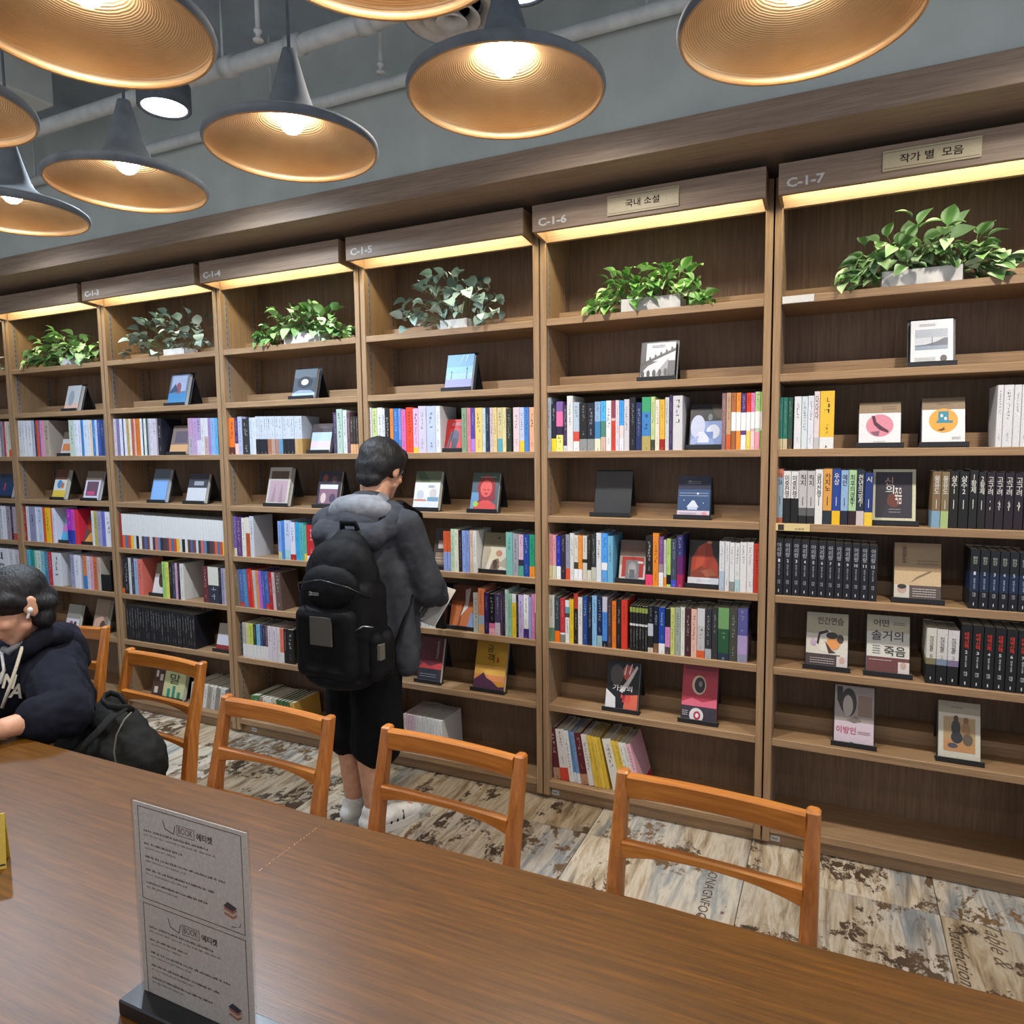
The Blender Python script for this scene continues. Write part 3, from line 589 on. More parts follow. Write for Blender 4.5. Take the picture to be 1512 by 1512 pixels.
# the rest of C-1-4 and the bookcases beyond: one mass
R_ = dict(single=False)
row(4, 3, 320, 3.15, '55 170 603028.2/f07828 83 170 fcb.3/483468 98 175 b8bcd8 117 165 333 150 170 c8d4e4 165 170 dcdce0 ' + seq(180, 395, 12, 175, ['222.4/ccd0d8','223.4/ccd0d8','222.4/ccd0d8','a86c50.4/ccd0d8','b89888.4/ccd0d8','b08070.4/ccd0d8','6898b8.4/ccd0d8','222.4/ccd0d8','222.4/ccd0d8','223.4/ccd0d8','c8a470.4/ccd0d8','c09858.4/ccd0d8']) + '395 0 - 540 190 504060 558 205 b8ccbc 585 200 d8dcd8 605 190 705058 620 170 e8b080.25/403430 634 170 e8b080.25/403430 646 170 e8b080.25/403430 657', **R_)
row(4, 6, 320, 4.45, '120 240 847460 150 245 c84030.12/5068a8 180 250 4488b8 205 255 d82428 230 250 e85828 245 250 c8c8c8 262 250 e89450 282 250 b868c8 300 250 4858b0 320 250 c83428.15/3868a8 345 250 b02028 370 250 d8b8b8 388 250 645048 425', lean=-.05, **R_)
row(4, 8, 320, 3.15, '165 110 508048 205 110 a89080 222 110 e8e0d0 240 110 e8e4d8 262 110 d8c8a8 283 110 386030 300 110 40683c 315 110 386030 330 110 40683c 346 110 d8a850 368', depth=.19, ypl=.03, lean=-.1, **R_)
row(3, 3, 0, 4.447, '745 240 d8ccd8 765 240 887ca8 785 240 e8e8ec 805 240 404080 815 240 e8e8ec 830 240 c8a460 850 240 e8e8d8 862 240 c06050 880 240 e8b8a8 890 240 d87428 905 240 d87c30 920 240 f4f4f8 935 240 284860 945 240 e8ecd8 960 240 4c5460 970 240 c8b8c8 985 240 dcdce0 1000 240 d8ccd8 1025 240 a898a0 1035 240 20202c 1060 0 - 1235 240 b8a8b8.5/c098b8 1265 240 c4a0cc 1290 240 d8d0dc.4/b49cc4 1320 240 dcdcdc 1340 240 c8a8a8.5/dcd8dc 1365 240 a888b8 1385 240 8cb4e4 1410 240 68b0d8 1430 240 445 1440', **R_)
row(3, 5, 0, 4.447, '785 225 a33 ' + seq(800, 1475, 38, 225, [c+'.38/ecebe8' for c in 'e8683c 4878a8 dc5030 f4c440 dcdcdc 222 ece8e4 644434 5868a0 785048 e0e0e0 445 d87468 6890b8 334 544440 644858'.split()]) + '1475', text=False, **R_)
row(3, 6, 0, 4.447, '800 240 e86428.15/302428 815 240 282830 845 240 d8d8d8 860 240 404450 880 240 9cb8d8 905 240 e87868 935 0 - 1065 240 a8d870 1090 240 ece468 1110 240 202024 1130 240 445 1150 240 d8a8c8 1165 240 302428 1180 240 e8e4dc 1205 0 - 1330 240 703038 1365 240 333848.5/ece8d8 1435 240 20202c 1450 240 9898b8 1470 240 c8b8b8 1490', **R_)
row(3, 7, 0, 4.447, seq(830, 1280, 26, 230, ['1e1e22', '22222a', '1a1a1e']) + '1280', **R_)
row(3, 8, 0, 4.447, '1235 160 c8c0b0 1260 160 e8e0d8 1290 160 8c3030 1320 160 e8e4e0 1345 160 a8a094 1375 160 d8d4cc 1400 160 989084 1430 160 e0dcd4 1460', depth=.19, ypl=.04, lean=.2, **R_)
row(2, 3, 0, 4.447, '120 235 e8e8ec 145 235 ececf0 165 235 e8e8ec 185 235 ececf0 205 235 c8c8d8 225 235 303858 240 235 e85838 255 235 3868a8 265 235 e898b8 290 235 b8a898 320 0 - 455 235 c8d8c8 490 235 e8ecf8 510 235 ececfc 530 235 4888c8 550 235 d8e8f8 575 235 e8e8f0 590 235 f8d8b8 605 235 3888c8 625 235 c8d8f0 640 235 4458a8 660 235 304870 680 235 5068b0 700', **R_)
row(2, 5, 0, 4.447, '150 230 a83030 175 230 e8ecf8 195 230 9898b8 235 230 f4f4f8 250 230 c8d8f4 280 230 e86420 300 230 fcc820 330 230 f88868 345 230 ececf8 362 0 - 440 230 3030a0.4/b828c8 470 230 2848b8.4/d850c0 490 230 e83048 512 0 - 600 230 ececf0 615 230 c8b860 640 230 a8a8c8 665 230 7878c8 690 230 f0f0f8 730', **R_)
row(2, 6, 0, 4.447, '180 220 58b8d8 200 220 28a098 230 220 b8d8c8 245 220 d8e8d8 270 220 88c8d8 295 220 4888a8 318 220 c83848 345 220 e8e8ec 400 0 - 465 220 a8a8c8 490 220 ececf8 525 0 - 545 220 4888c8.4/e88858 570 220 d8d8e8 590 220 e8a8b8 610 220 d87850 640 220 c8b8a8 660', **R_)
row(1, 3, 0, 4.447, '-80 230 9898b0 -40 230 e8d8d0 0 230 9898a8 20 230 c84458 35 230 ece4d0 55 230 e85428.2/d8d0c0 78', **R_)
row(1, 5, 0, 4.447, '-80 220 d8d8d8 -40 220 b8b8c0 0 220 d8d8e0 20 220 ececf0 40 220 a898a8 70 220 302030 85 220 c84840.2/b8a8b8 105', **R_)
row(1, 6, 0, 4.447, '-80 210 d8d8d8 -40 210 e8e8ec 60 210 dcdce0 95 210 d8d0d8 125', **R_)
st = STUFF.build('shelved_books', M['print']); tag(st, 'many small paperbacks filling bookcases C-1-3, part of C-1-4 and those beyond', 'books', kind='stuff')

# ------------------------------------------------------------------ books shown face-on, each on a black stand
def stand_mesh(w, h, mx=.004, mz=.006):
    """bent sheet: lip, tray, tilted back plate and rear prop; origin at the front lower edge"""
    b = MB(); t = .003; a = RAD(15); y0 = .030
    b.bbox((-.010, -.004, 0), (w+.010, -.001, .019), .0008); b.bbox((-.010, -.004, 0), (w+.010, y0+.006, .003), .0008)
    T = Matrix.Translation((0, y0, 0)) @ Matrix.Rotation(-a, 4, 'X')
    b.bbox((-mx, 0, 0), (w+mx, t, h+mz), .001, T=T)
    ty = y0 + sin(a)*(h+.01); tz = cos(a)*(h+.01); by = min(.148, ty+.055)
    b.add([(-.003,ty,tz),(w+.003,ty,tz),(w+.003,by,0),(-.003,by,0),(-.003,ty+.003,tz),(w+.003,ty+.003,tz),(w+.003,by+.003,0),(-.003,by+.003,0)], [(0,1,2,3),(7,6,5,4),(0,4,5,1),(1,5,6,2),(2,6,7,3),(3,7,4,0)])
    return b
def cover_art(b, art, w, h, T):
    """flat print and painted shelf shade on the front board: shapes in fractions of the cover"""
    for k, s in enumerate(art):
        y = -.0002*(k+1)
        if s[0] == 'r': _, x0, z0, x1, z1, c = s; b.add([(x0*w,y,z0*h),(x1*w,y,z0*h),(x1*w,y,z1*h),(x0*w,y,z1*h)], [(0,1,2,3)], c, 0, T)
        elif s[0] == 'e': _, cx, cz, rx, rz, c = s; b.add([((cx+rx*cos(2*pi*i/28))*w, y, (cz+rz*sin(2*pi*i/28))*h) for i in range(28)], [tuple(range(28))], c, 0, T)
        elif s[0] == 'p': _, pts, c = s; b.add([(x*w,y,z*h) for x, z in pts], [tuple(range(len(pts)))], c, 0, T)
        elif s[0] == 't': _, txt, x, z, ww, hh, c = s; puttext(b, txt, T @ Matrix.Translation((x*w, y, z*h)) @ FRONT, w=ww*w, h=hh*h if hh else None, col=c, bold=.01)
        elif s[0] == 'm':                                            # lines of print too small to read
            _, x0, z0, x1, z1, n, c = s; rg = random.Random(int(x0*999+z0*77+n))
            for i in range(n):
                z = z1-(z1-z0)*(i+.5)/n; x = x0
                while x < x1:
                    dx = min(rg.uniform(.02, .07), x1-x); b.add([(x*w,y,(z-.006)*h),((x+dx*.8)*w,y,(z-.006)*h),((x+dx*.8)*w,y,(z+.006)*h),(x*w,y,(z+.006)*h)], [(0,1,2,3)], c, 0, T); x += dx
def show(u, s, xl, xr, yb, yt, base, art, look, thick=.018, y=None, bookless=False):
    z = ZS[s-1]; p = at(xl, yb, Z=z+.014); yy = y if y is not None else .030 + (.02 if s == 8 else 0)
    xa, xb = at(xl, yb, Y=yy).x, at(xr, yb, Y=yy).x; w = max(.10, min(.17, xb-xa))
    d = (Vector(((xa+xb)/2, yy, z+.1))-CAM).dot(CF); h = max(.15, min(.225, (yb-yt)*d/FPX*1.03))
    lab = look.split('|')
    o = stand_mesh(w, h-.012, *((.010, .024) if s == 2 else (.004, .006))).build('book_stand', M['stand'], None, (xa, yy, z))
    tag(o, f'black stand under the {lab[0]}, {SHN2[s]}, {short_name(u)}' if not bookless else lab[0], 'book stand', 'black book stands on the shelves')
    if bookless: return
    T = Matrix.Rotation(-RAD(15), 4, 'X'); b = MB(); t = thick
    b.box((0, 0, 0), (w, .001, h), base, 0, T); b.box((0, t-.001, 0), (w, t, h), base, 0, T); b.box((0, .001, 0), (.001, t-.001, h), base, 0, T)
    b.box((.001, .001, .002), (w-.002, t-.001, h-.002), 'e8e2d4', 0, T)
    cover_art(b, art, w, h, T)
    o = b.build('book', M['print'], None, (xa, yy + .030 - t/cos(RAD(15)) - .0008, z+.0035 + sin(RAD(15))*0))
    tag(o, f'{lab[0]}, face-on, {SHN2[s]}, {short_name(u)}', 'book', 'books shown face-on')
def short_name(u): return NAMES.get(u, 'before C-1-3' if u == 2 else 'end bookcase')
SHN2 = dict(SHN); SHN2[1] = 'top shelf'; SHN2[2] = 'second shelf'  # many covers below carry shelf shade, painted as a darker full-width top block
show(7, 2, 1345, 1408, 536, 465, 'e4e4e8', [('r',.1,.36,.88,.8,'a8b0bc'),('r',.1,.42,.88,.62,'c8ccd4'),('p',[(.1,.36),(.1,.46),(.35,.47),(.6,.52),(.8,.6),(.88,.6),(.88,.36)],'545c70'),('r',.1,.36,.88,.44,'8898ac'),('r',.5,.44,.515,.62,'343c48'),('m',.2,.86,.6,.92,2,'889'),('e',.78,.16,.08,.07,'40343c'),('r',.70,.06,.86,.10,'50586c'),('m',.1,.1,.6,.2,3,'aaa')], 'pale book with grey hillside picture')
show(7, 3, 1268, 1330, 655, 588, 'eceaee', [('r',0,.76,1,1,'9c8468'),('e',.5,.48,.33,.25,'e08ca0'),('p',[(.30,.70),(.38,.70),(.42,.56),(.55,.46),(.72,.36),(.70,.31),(.5,.38),(.36,.50)],'54283c'),('p',[(.28,.34),(.5,.36),(.48,.25),(.36,.26)],'8c5870'),('m',.55,.82,.9,.92,2,'5a4838'),('m',.35,.1,.65,.14,1,'aaa')], 'white book with pink oval and arm drawing')  # brown top block paints the shadow of the shelf above
show(7, 3, 1362, 1426, 653, 580, 'f0eef0', [('r',0,.76,1,1,'8c7458'),('e',.5,.53,.34,.25,'eca83c'),('r',.38,.50,.62,.72,'2c88a0'),('r',.34,.48,.72,.53,'2c88a0'),('r',.43,.6,.49,.66,'dce8ec'),('r',.52,.54,.58,.6,'dce8ec'),('p',[(.36,.34),(.46,.36),(.54,.42),(.5,.36),(.56,.36),(.46,.32)],'503020'),('m',.35,.85,.65,.9,1,'5a4838'),('m',.7,.14,.9,.2,2,'aaa')], 'white book with orange oval and blue house')  # shelf shadow painted across the top of the white cover
show(7, 4, 1288, 1352, 774, 692, 'd8d4b4', [('r',.06,.12,.92,.95,'34303c'),('e',.5,.44,.17,.13,'6c3830'),('t','신',.38,.78,.2,.15,'c8a090'),('t','의',.40,.63,.2,.15,'e4e0dc'),('t','죽음',.6,.52,.16,.3,'e4e0dc'),('m',.38,.2,.66,.3,2,'a8a4a4'),('m',.44,.04,.56,.06,1,'666')], 'dark navy book with cream border', thick=.022)
show(7, 5, 1320, 1390, 888, 802, 'd4b890', [('r',0,.52,1,1,'a88c68'),('r',0,.03,1,.28,'60504c'),('r',0,.03,.33,.28,'d8d0c4'),('e',.17,.2,.1,.07,'c8a898'),('e',.17,.25,.1,.04,'3c3430'),('p',[(.35,.32),(.5,.40),(.8,.52),(.78,.54),(.48,.42)],'8c7454'),('m',.4,.08,.9,.24,4,'d8d0c8'),('m',.5,.62,.95,.72,2,'705c48'),('t','황홀한',.22,.8,.09,.3,'5c4830')], 'tan book with pen drawing and dark band')  # darker upper half is painted shelf shade
show(7, 6, 1189, 1251, 988, 908, 'e0d8c8', [('r',0,.62,1,1,'b8b094'),('r',0,.03,.82,.26,'4c3c3c'),('r',.74,.03,1,.24,'d8ccc4'),('e',.87,.17,.07,.06,'c8a898'),('e',.48,.5,.27,.2,'e4dccc'),('p',[(.25,.45),(.3,.65),(.5,.7),(.55,.66),(.34,.6),(.3,.42)],'34302c'),('e',.66,.48,.16,.13,'e89c58'),('e',.62,.6,.14,.06,'3c3430'),('e',.82,.55,.08,.08,'4c4440'),('p',[(.45,.5),(.62,.34),(.72,.3),(.55,.28)],'50342c'),('e',.18,.46,.07,.06,'c8b0c8'),('t','인간연습',.58,.86,.62,.13,'3c342c'),('m',.1,.08,.7,.2,3,'c8b8b0')], 'beige book with face drawing and dark band')
show(7, 6, 1279, 1343, 997, 911, 'dcd8cc', [('r',0,.72,1,1,'bcb69c'),('r',0,.03,1,.30,'70403c'),('r',.74,.03,1,.24,'dcd0cc'),('e',.86,.18,.07,.06,'c8a898'),('t','어떤',.34,.87,.36,.12,'342c28'),('t','솔거의',.48,.66,.74,.17,'40302c'),('t','죽음',.66,.41,.5,.16,'403834'),('m',.06,.22,.6,.28,1,'d8c0b8'),('m',.14,.34,.32,.5,4,'555'),('m',.62,.84,.9,.9,2,'666')], 'beige book with brush lettering and red-brown band')
show(7, 7, 1231, 1290, 1100, 1016, 'dcc8d0', [('r',0,.4,1,1,'a89c94'),('e',.36,.72,.2,.24,'3c3430'),('e',.34,.66,.13,.18,'b8aca4'),('p',[(.05,.98),(.2,.98),(.2,.55),(.06,.75)],'38302c'),('r',.6,.5,.95,.85,'907868'),('p',[(.3,.42),(.55,.5),(.7,.42),(.5,.38)],'847870'),('t','이방인',.3,.25,.5,.12,'c05070'),('m',.6,.2,.92,.26,2,'a88090'),('e',.45,.04,.06,.02,'444')], 'pink-grey book with portrait painting')
show(7, 7, 1386, 1449, 1122, 1038, 'd8d0bc', [('r',0,.8,1,1,'a89c84'),('r',.12,.16,.88,.74,'b89c70'),('r',.14,.16,.86,.36,'c8905c'),('e',.42,.56,.11,.14,'44403c'),('e',.44,.4,.14,.1,'38383c'),('e',.66,.54,.1,.14,'a87c50'),('e',.7,.38,.12,.1,'6c5c4c'),('e',.42,.72,.06,.05,'54402c'),('e',.66,.70,.06,.05,'8c6038'),('e',.34,.26,.12,.04,'545060'),('m',.3,.88,.6,.93,1,'6c6450')], 'cream book with painting of two seated people')
show(6, 2, 944, 994, 556, 497, '34343c', [('r',.14,.5,1,.97,'dcdce4'),('p',[(0,.46),(1,.82),(1,.74),(0,.38)],'18181c'),('p',[(0,.2),(.2,.38),(.8,.62),(.7,.06),(.3,.02),(0,.1)],'cccdd4'),('p',[(.35,.04),(.55,.28),(.8,.56),(.8,.0),(.4,0)],'8c8c94')]+[('e',.1+.16*i,.5+.058*i,.03,.06,'101014') for i in range(6)]+[('e',.06+.17*i,.17+.01*i,.05,.09,'18181c') for i in range(5)]+[('m',.3,.84,.7,.92,2,'444')], 'black and white book with marching figures')
show(6, 3, 1016, 1065, 657, 590, '28282e', [('r',.04,.06,.98,.62,'8ca4d8'),('e',.25,.5,.22,.26,'c8d0ec'),('r',.25,.14,.6,.38,'dce0f0'),('e',.72,.38,.2,.16,'dce4f4'),('p',[(.45,.38),(.72,.38),(.72,.22),(.6,.24)],'6c88c8'),('p',[(.04,.2),(.3,.3),(.2,.08),(.04,.08)],'a8b8e4'),('r',.04,.02,.98,.10,'3c4454'),('m',.1,.03,.9,.09,2,'b8bcc8'),('e',.62,.7,.07,.08,'808890'),('p',[(.62,.98),(.98,.98),(.98,.62),(.8,.7)],'50443c')], 'black book with pale blue geometric print', thick=.02)
show(6, 4, 874, 926, 760, 690, '222', [], 'empty black book stand without a book on the fourth shelf of bookcase C-1-6', bookless=True)
show(6, 4, 998, 1046, 760, 697, '34507c', [('r',0,.68,1,1,'242c48'),('r',0,.02,1,.18,'dccfdc'),('p',[(.28,.26),(.45,.42),(.52,.42),(.66,.26)],'dce4f4'),('r',.32,.2,.62,.27,'c8d4e8'),('m',.05,.5,.95,.62,2,'b8c8e8'),('e',.62,.58,.03,.025,'f0f4fc'),('e',.2,.42,.015,.012,'dce4f4'),('e',.8,.36,.015,.012,'dce4f4'),('t','눈',.36,.87,.1,.05,'b8b0a8'),('m',.28,.8,.7,.88,2,'a8a8b4'),('e',.84,.11,.07,.05,'e898a8'),('m',.06,.06,.6,.14,2,'a890a8')], 'night-blue book with snowy tent', thick=.014)
show(6, 5, 912, 951, 856, 795, 'b8a898', [('r',.0,.62,1,1,'6c5c50'),('r',.02,.05,.98,.4,'e4dcd8'),('r',.1,.12,.92,.6,'c04038'),('r',.25,.08,.75,.52,'8c8888'),('e',.5,.3,.16,.18,'b0acac'),('r',.4,.1,.6,.3,'68686c'),('m',.1,.68,.9,.9,4,'a85848'),('r',.7,.45,.9,.5,'e8e0dc')], 'red and grey book with crumpled figure', thick=.02)
show(6, 5, 1014, 1060, 864, 796, '2c2824', [('p',[(.08,.2),(.1,.6),(.3,.86),(.55,.97),(.7,.95),(.78,.7),(.95,.5),(.98,.2)],'b04028'),('p',[(.3,.86),(.55,.97),(.5,.5),(.2,.3)],'c45030'),('p',[(.1,.3),(.4,.45),(.9,.3),(.95,.2),(.1,.2)],'8c3c28'),('p',[(.4,.34),(.7,.4),(.95,.26),(.6,.22)],'a85c3c'),('e',.65,.96,.08,.03,'d89878'),('r',.0,.02,1,.2,'e4e4ec'),('m',.3,.1,.75,.16,2,'aaa')], 'dark book with red robe painting')
show(6, 7, 892, 940, 1046, 976, '1c1a1c', [('e',.3,.72,.2,.22,'54504c'),('e',.66,.78,.18,.16,'c85440'),('p',[(.4,.4),(.62,.62),(.9,.95),(.94,.9),(.7,.55),(.5,.36)],'dcd4d0'),('p',[(.52,.75),(.58,.95),(.61,.95),(.56,.72)],'e8e4e4'),('p',[(.66,.78),(.74,.97),(.77,.96),(.70,.74)],'e8e4e4'),('p',[(0,.04),(0,.42),(.3,.26),(.32,.04)],'e4e0e0'),('p',[(.55,.04),(.6,.32),(.98,.36),(.98,.04)],'e06c50'),('t','가깝의',.5,.46,.6,.12,'f0ecec'),('t','별',.62,.26,.3,.16,'e04848')], 'black and red book with fork')
show(6, 7, 1004, 1056, 1064, 984, 'b83c4c', [('r',0,0,1,.3,'3c3440'),('p',[(0,.34),(.3,.42),(.6,.36),(1,.44),(1,.28),(0,.28)],'e46c84'),('e',.48,.66,.2,.17,'dcc8a8'),('e',.5,.66,.15,.14,'383034'),('e',.52,.68,.05,.05,'8c8888'),('e',.44,.12,.2,.13,'e4dcdc'),('e',.46,.12,.1,.075,'b82c48'),('e',.46,.12,.05,.04,'f0e8e8'),('m',.04,.1,.2,.2,3,'d8c8c8'),('r',.05,.92,.95,.98,'8c2c3c')], 'red and navy book with eye motif')
show(5, 2, 654, 693, 573, 518, '90b8e0', [('r',0,.0,1,.32,'8c88bc'),('r',0,.66,1,1,'5898d8'),('r',0,.5,1,.66,'78b4e4'),('r',.2,.32,.22,.5,'28344c'),('r',.78,.32,.80,.56,'28344c'),('e',.21,.52,.03,.02,'28344c'),('e',.79,.6,.03,.04,'28344c'),('p',[(.6,.98),(.64,.98),(.5,.7)],'c8e0f4'),('p',[(.75,.98),(.8,.98),(.7,.7)],'c8e0f4')], 'sky-blue book with lamp-post scene')
show(5, 3, 653, 683, 665, 620, 'c8383c', [('r',.2,.1,.9,.7,'d84c48'),('e',.5,.42,.2,.26,'58586c'),('r',.35,.1,.62,.4,'484858'),('m',.3,.8,.85,.9,2,'f0e0e0'),('p',[(.1,.1),(.3,.6),(.36,.6),(.2,.1)],'888ca0')], 'red book with dark figures')
show(5, 4, 608, 645, 750, 692, 'b8b8a0', [('r',0,.72,1,1,'6c7454'),('r',0,.02,1,.7,'e4e4e8'),('p',[(.1,.68),(.5,.3),(.9,.68),(.5,.5)],'f4f4f8'),('e',.25,.4,.14,.12,'c8ccd4'),('e',.75,.45,.14,.12,'d4c8c4'),('r',.02,.24,.5,.28,'d88868'),('r',.55,.24,.98,.34,'78a0b8'),('p',[(0,.98),(.3,1),(.6,.74),(.2,.74)],'48583c'),('m',.55,.58,.8,.64,2,'666')], 'white and olive book with line drawings', thick=.024)
show(5, 4, 692, 731, 752, 694, '50606c', [('r',0,.76,1,1,'40584c'),('r',0,.02,.4,.5,'6c98c0'),('e',.55,.64,.34,.3,'983434'),('p',[(.24,.7),(.3,.3),(.2,.24),(.55,.24),(.9,.3),(.88,.7)],'8c3038'),('e',.55,.6,.22,.22,'e06058'),('p',[(.05,.02),(.2,.2),(.45,.3),(.7,.3),(.95,.18),(.98,.02)],'d8504c'),('r',.46,.56,.52,.58,'682030'),('r',.6,.56,.66,.58,'682030'),('e',.56,.47,.06,.02,'a02838'),('e',.2,.2,.1,.07,'a8c850'),('m',.3,.86,.9,.92,1,'d8d8c8')], 'painted book with red-haired woman', thick=.02)
show(5, 5, 636, 656, 840, 782, '403430', [('r',.1,.1,.9,.4,'907860'),('r',.2,.5,.8,.7,'c8b8a8'),('m',.1,.15,.9,.3,2,'e0d8cc')], 'brown book half hidden by the sleeve', thick=.016)
show(5, 5, 709, 748, 843, 785, 'dcd4c4', [('r',0,.64,1,1,'8c8468'),('e',.45,.44,.28,.18,'e0d4b4'),('p',[(.3,.06),(.4,.3),(.6,.36),(.7,.2),(.62,.06)],'8c6850'),('e',.62,.48,.12,.08,'c88c70'),('p',[(.6,.2),(.9,.4),(.98,.1)],'b8a890'),('p',[(.5,.86),(.62,.9),(.6,.84)],'3c3424'),('e',.5,.2,.08,.12,'504440')], 'cream book with blond figure', thick=.02)
show(5, 6, 661, 699, 930, 868, 'b0603c', [('r',0,.64,1,1,'7c4c38'),('p',[(0,.06),(.2,.6),(.9,.62),(.98,.06)],'c87444'),('p',[(.3,.05),(.45,.6),(.5,.6),(.4,.05)],'98502c'),('p',[(.55,.6),(.5,.9),(.7,.95),(.66,.5),(.4,.28)],'e4d8d4'),('p',[(.7,.05),(.8,.4),(.98,.3),(.98,.05)],'8898b8')], 'orange book with white smoke wisp', thick=.016)
show(5, 7, 614, 648, 1009, 945, '6c2c34', [('r',0,0,1,.3,'34343c'),('p',[(0,.3),(.2,.42),(.5,.36),(1,.46),(1,.3)],'c84848'),('m',.1,.1,.8,.2,2,'a8a8a8'),('t','붉은소나기',.78,.74,.09,.42,'e4dcdc')], 'dark red book with upright white title', thick=.02)
show(5, 7, 697, 742, 1026, 952, 'd89838', [('r',0,.45,1,1,'c89830'),('r',0,.3,1,.5,'f0b858'),('r',0,.2,1,.32,'ec9860'),('p',[(0,0),(0,.2),(.2,.3),(.3,.36),(.4,.26),(.6,.2),(.8,.1),(1,.12),(1,0)],'5c3850'),('t','금',.46,.84,.2,.14,'383018'),('t','객',.5,.66,.22,.16,'383018'),('r',.7,.58,.76,.68,'a83828')], 'golden yellow book with temple silhouette', thick=.02)
show(4, 2, 428, 461, 585, 540, '3c4450', [('r',0,0,1,.2,'a8bcdc'),('r',0,.7,1,1,'5c646c'),('e',.5,.55,.34,.2,'20242c'),('e',.5,.56,.16,.1,'d8dce4'),('p',[(0,.2),(.3,.3),(.8,.28),(1,.2)],'8c98a8')], 'dark book with pale oval')
show(4, 3, 455, 484, 664, 620, 'd8d4e0', [('r',0,.7,1,1,'504444'),('r',0,.4,1,.7,'b8cce8'),('r',0,.2,1,.4,'e4c8d8'),('m',.3,.84,.8,.9,1,'a08c80')], 'pastel book in blue and pink')
show(4, 4, 391, 423, 747, 690, 'c8c0b4', [('r',.08,.1,.9,.66,'b89ca4'),('r',.1,.7,.9,.9,'6c5848'),('p',[(.2,.1),(.35,.6),(.4,.1)],'a48890'),('p',[(.55,.1),(.65,.62),(.75,.1)],'a48890')], 'cream book with pink curtain picture', thick=.026)
show(4, 4, 463, 496, 748, 694, '34303c', [('r',.1,.1,.9,.5,'8c6878'),('r',.1,.5,.9,.62,'e0dce0'),('e',.3,.8,.12,.1,'8c5048'),('e',.7,.76,.12,.1,'6c5048'),('e',.3,.25,.12,.14,'d8c0b8'),('e',.7,.25,.14,.12,'50485c')], 'dark book with collage and white title', thick=.016)
show(3, 2, 244, 271, 597, 550, '687890', [('r',0,0,1,.4,'4c88b8'),('r',.1,.45,.9,.95,'a8b0c8'),('e',.5,.55,.14,.18,'905860'),('p',[(0,.4),(.3,.7),(.5,.45)],'40506c')], 'grey and blue book with mountain picture', thick=.02)
show(3, 3, 247, 273, 668, 625, '88746c', [('r',0,0,1,.34,'d8a878'),('r',.2,.4,.9,.8,'685c68')], 'brown and peach book')
show(3, 4, 219, 242, 741, 692, '7898c8', [('r',0,.66,1,1,'6c7480'),('r',.05,.05,.95,.62,'88b4e8')], 'plain light blue book', thick=.02)  # grey top block is shelf shade put into the colour
show(3, 4, 272, 300, 744, 700, '44444c', [('r',0,0,1,.52,'d4d4d8'),('r',.3,.6,.8,.74,'a0a0a8')], 'black and white half-and-half book', thick=.02)
show(3, 6, 222, 240, 878, 832, 'e4dcd8', [('e',.65,.55,.3,.3,'503830'),('r',0,.66,1,1,'8c8474')], 'white book with dark profile')
show(3, 7, 316, 334, 957, 918, 'd8d4dc', [('r',0,0,1,.22,'983030'),('r',0,.6,1,1,'a89c8c')], 'white book with dark red band')
show(3, 8, 238, 268, 1033, 985, 'c8c890', [('t','말',.5,.6,.5,.3,'38402c'),('r',.2,.05,.34,.3,'388870'),('r',.45,.05,.58,.4,'388870'),('r',.7,.05,.84,.24,'388870')], 'pale yellow-green book with big dark letter', thick=.024)
show(3, 8, 220, 236, 1020, 975, '503428', [('r',.2,.1,.5,.3,'d8c8b8'),('r',.55,.5,.8,.7,'d8c8b8'),('r',.2,.6,.4,.8,'d8c8b8')], 'dark brown book with white squares')
show(2, 2, 92, 112, 603, 565, 'c8c8c8', [('r',0,0,1,.3,'e0b8a8'),('e',.4,.5,.2,.3,'a0a8ac')], 'pale book with soft pink foot', thick=.022)
show(2, 3, 86, 103, 671, 640, 'd8d0cc', [('r',.1,.2,.9,.5,'e08850'),('r',0,.7,1,1,'6c5c50')], 'white and orange book')
show(2, 4, 75, 93, 736, 692, 'e8e4d8', [('r',0,0,1,.3,'f0d050'),('r',0,.66,1,1,'6c4030'),('e',.45,.5,.2,.14,'4c98d0'),('e',.7,.46,.12,.1,'e87840')], 'white and yellow book with blue splash', thick=.024)
show(2, 4, 120, 142, 737, 694, 'e4e0f0', [('r',.12,.15,.88,.64,'785868'),('r',.2,.18,.7,.3,'d85888'),('r',0,.68,1,1,'8c7c6c')], 'white-framed book with purple picture', thick=.02)
show(2, 5, 85, 100, 789, 752, '98d0d8', [('r',0,0,1,.4,'58b8e0'),('r',0,.4,1,.7,'d088c0')], 'turquoise and pink book')
show(2, 5, 118, 138, 798, 757, '64544c', [('p',[(.1,0),(.9,0),(.9,.5),(.5,.4)],'f0a850'),('p',[(.1,.9),(.5,.7),(.9,.3),(.3,.5)],'c84828')], 'brown book with orange flame')
show(2, 7, 93, 112, 911, 880, 'a09c90', [('r',0,0,1,.42,'e4d8e0'),('e',.4,.2,.14,.12,'a05068'),('e',.7,.2,.1,.12,'503848')], 'grey and white book with red flowers', thick=.02)
show(2, 7, 134, 154, 930, 882, '98806c', [('p',[(0,0),(.1,.4),(.6,.5),(.9,.3),(.6,0)],'e0b098'),('e',.7,.2,.2,.18,'644840')], 'brown book with pale hands', thick=.024)
show(1, 4, -8, 14, 733, 698, '28406c', [('r',0,.6,1,1,'30405c'),('r',.4,.3,.5,.6,'c85050')], 'dark blue book at the frame edge', thick=.02)
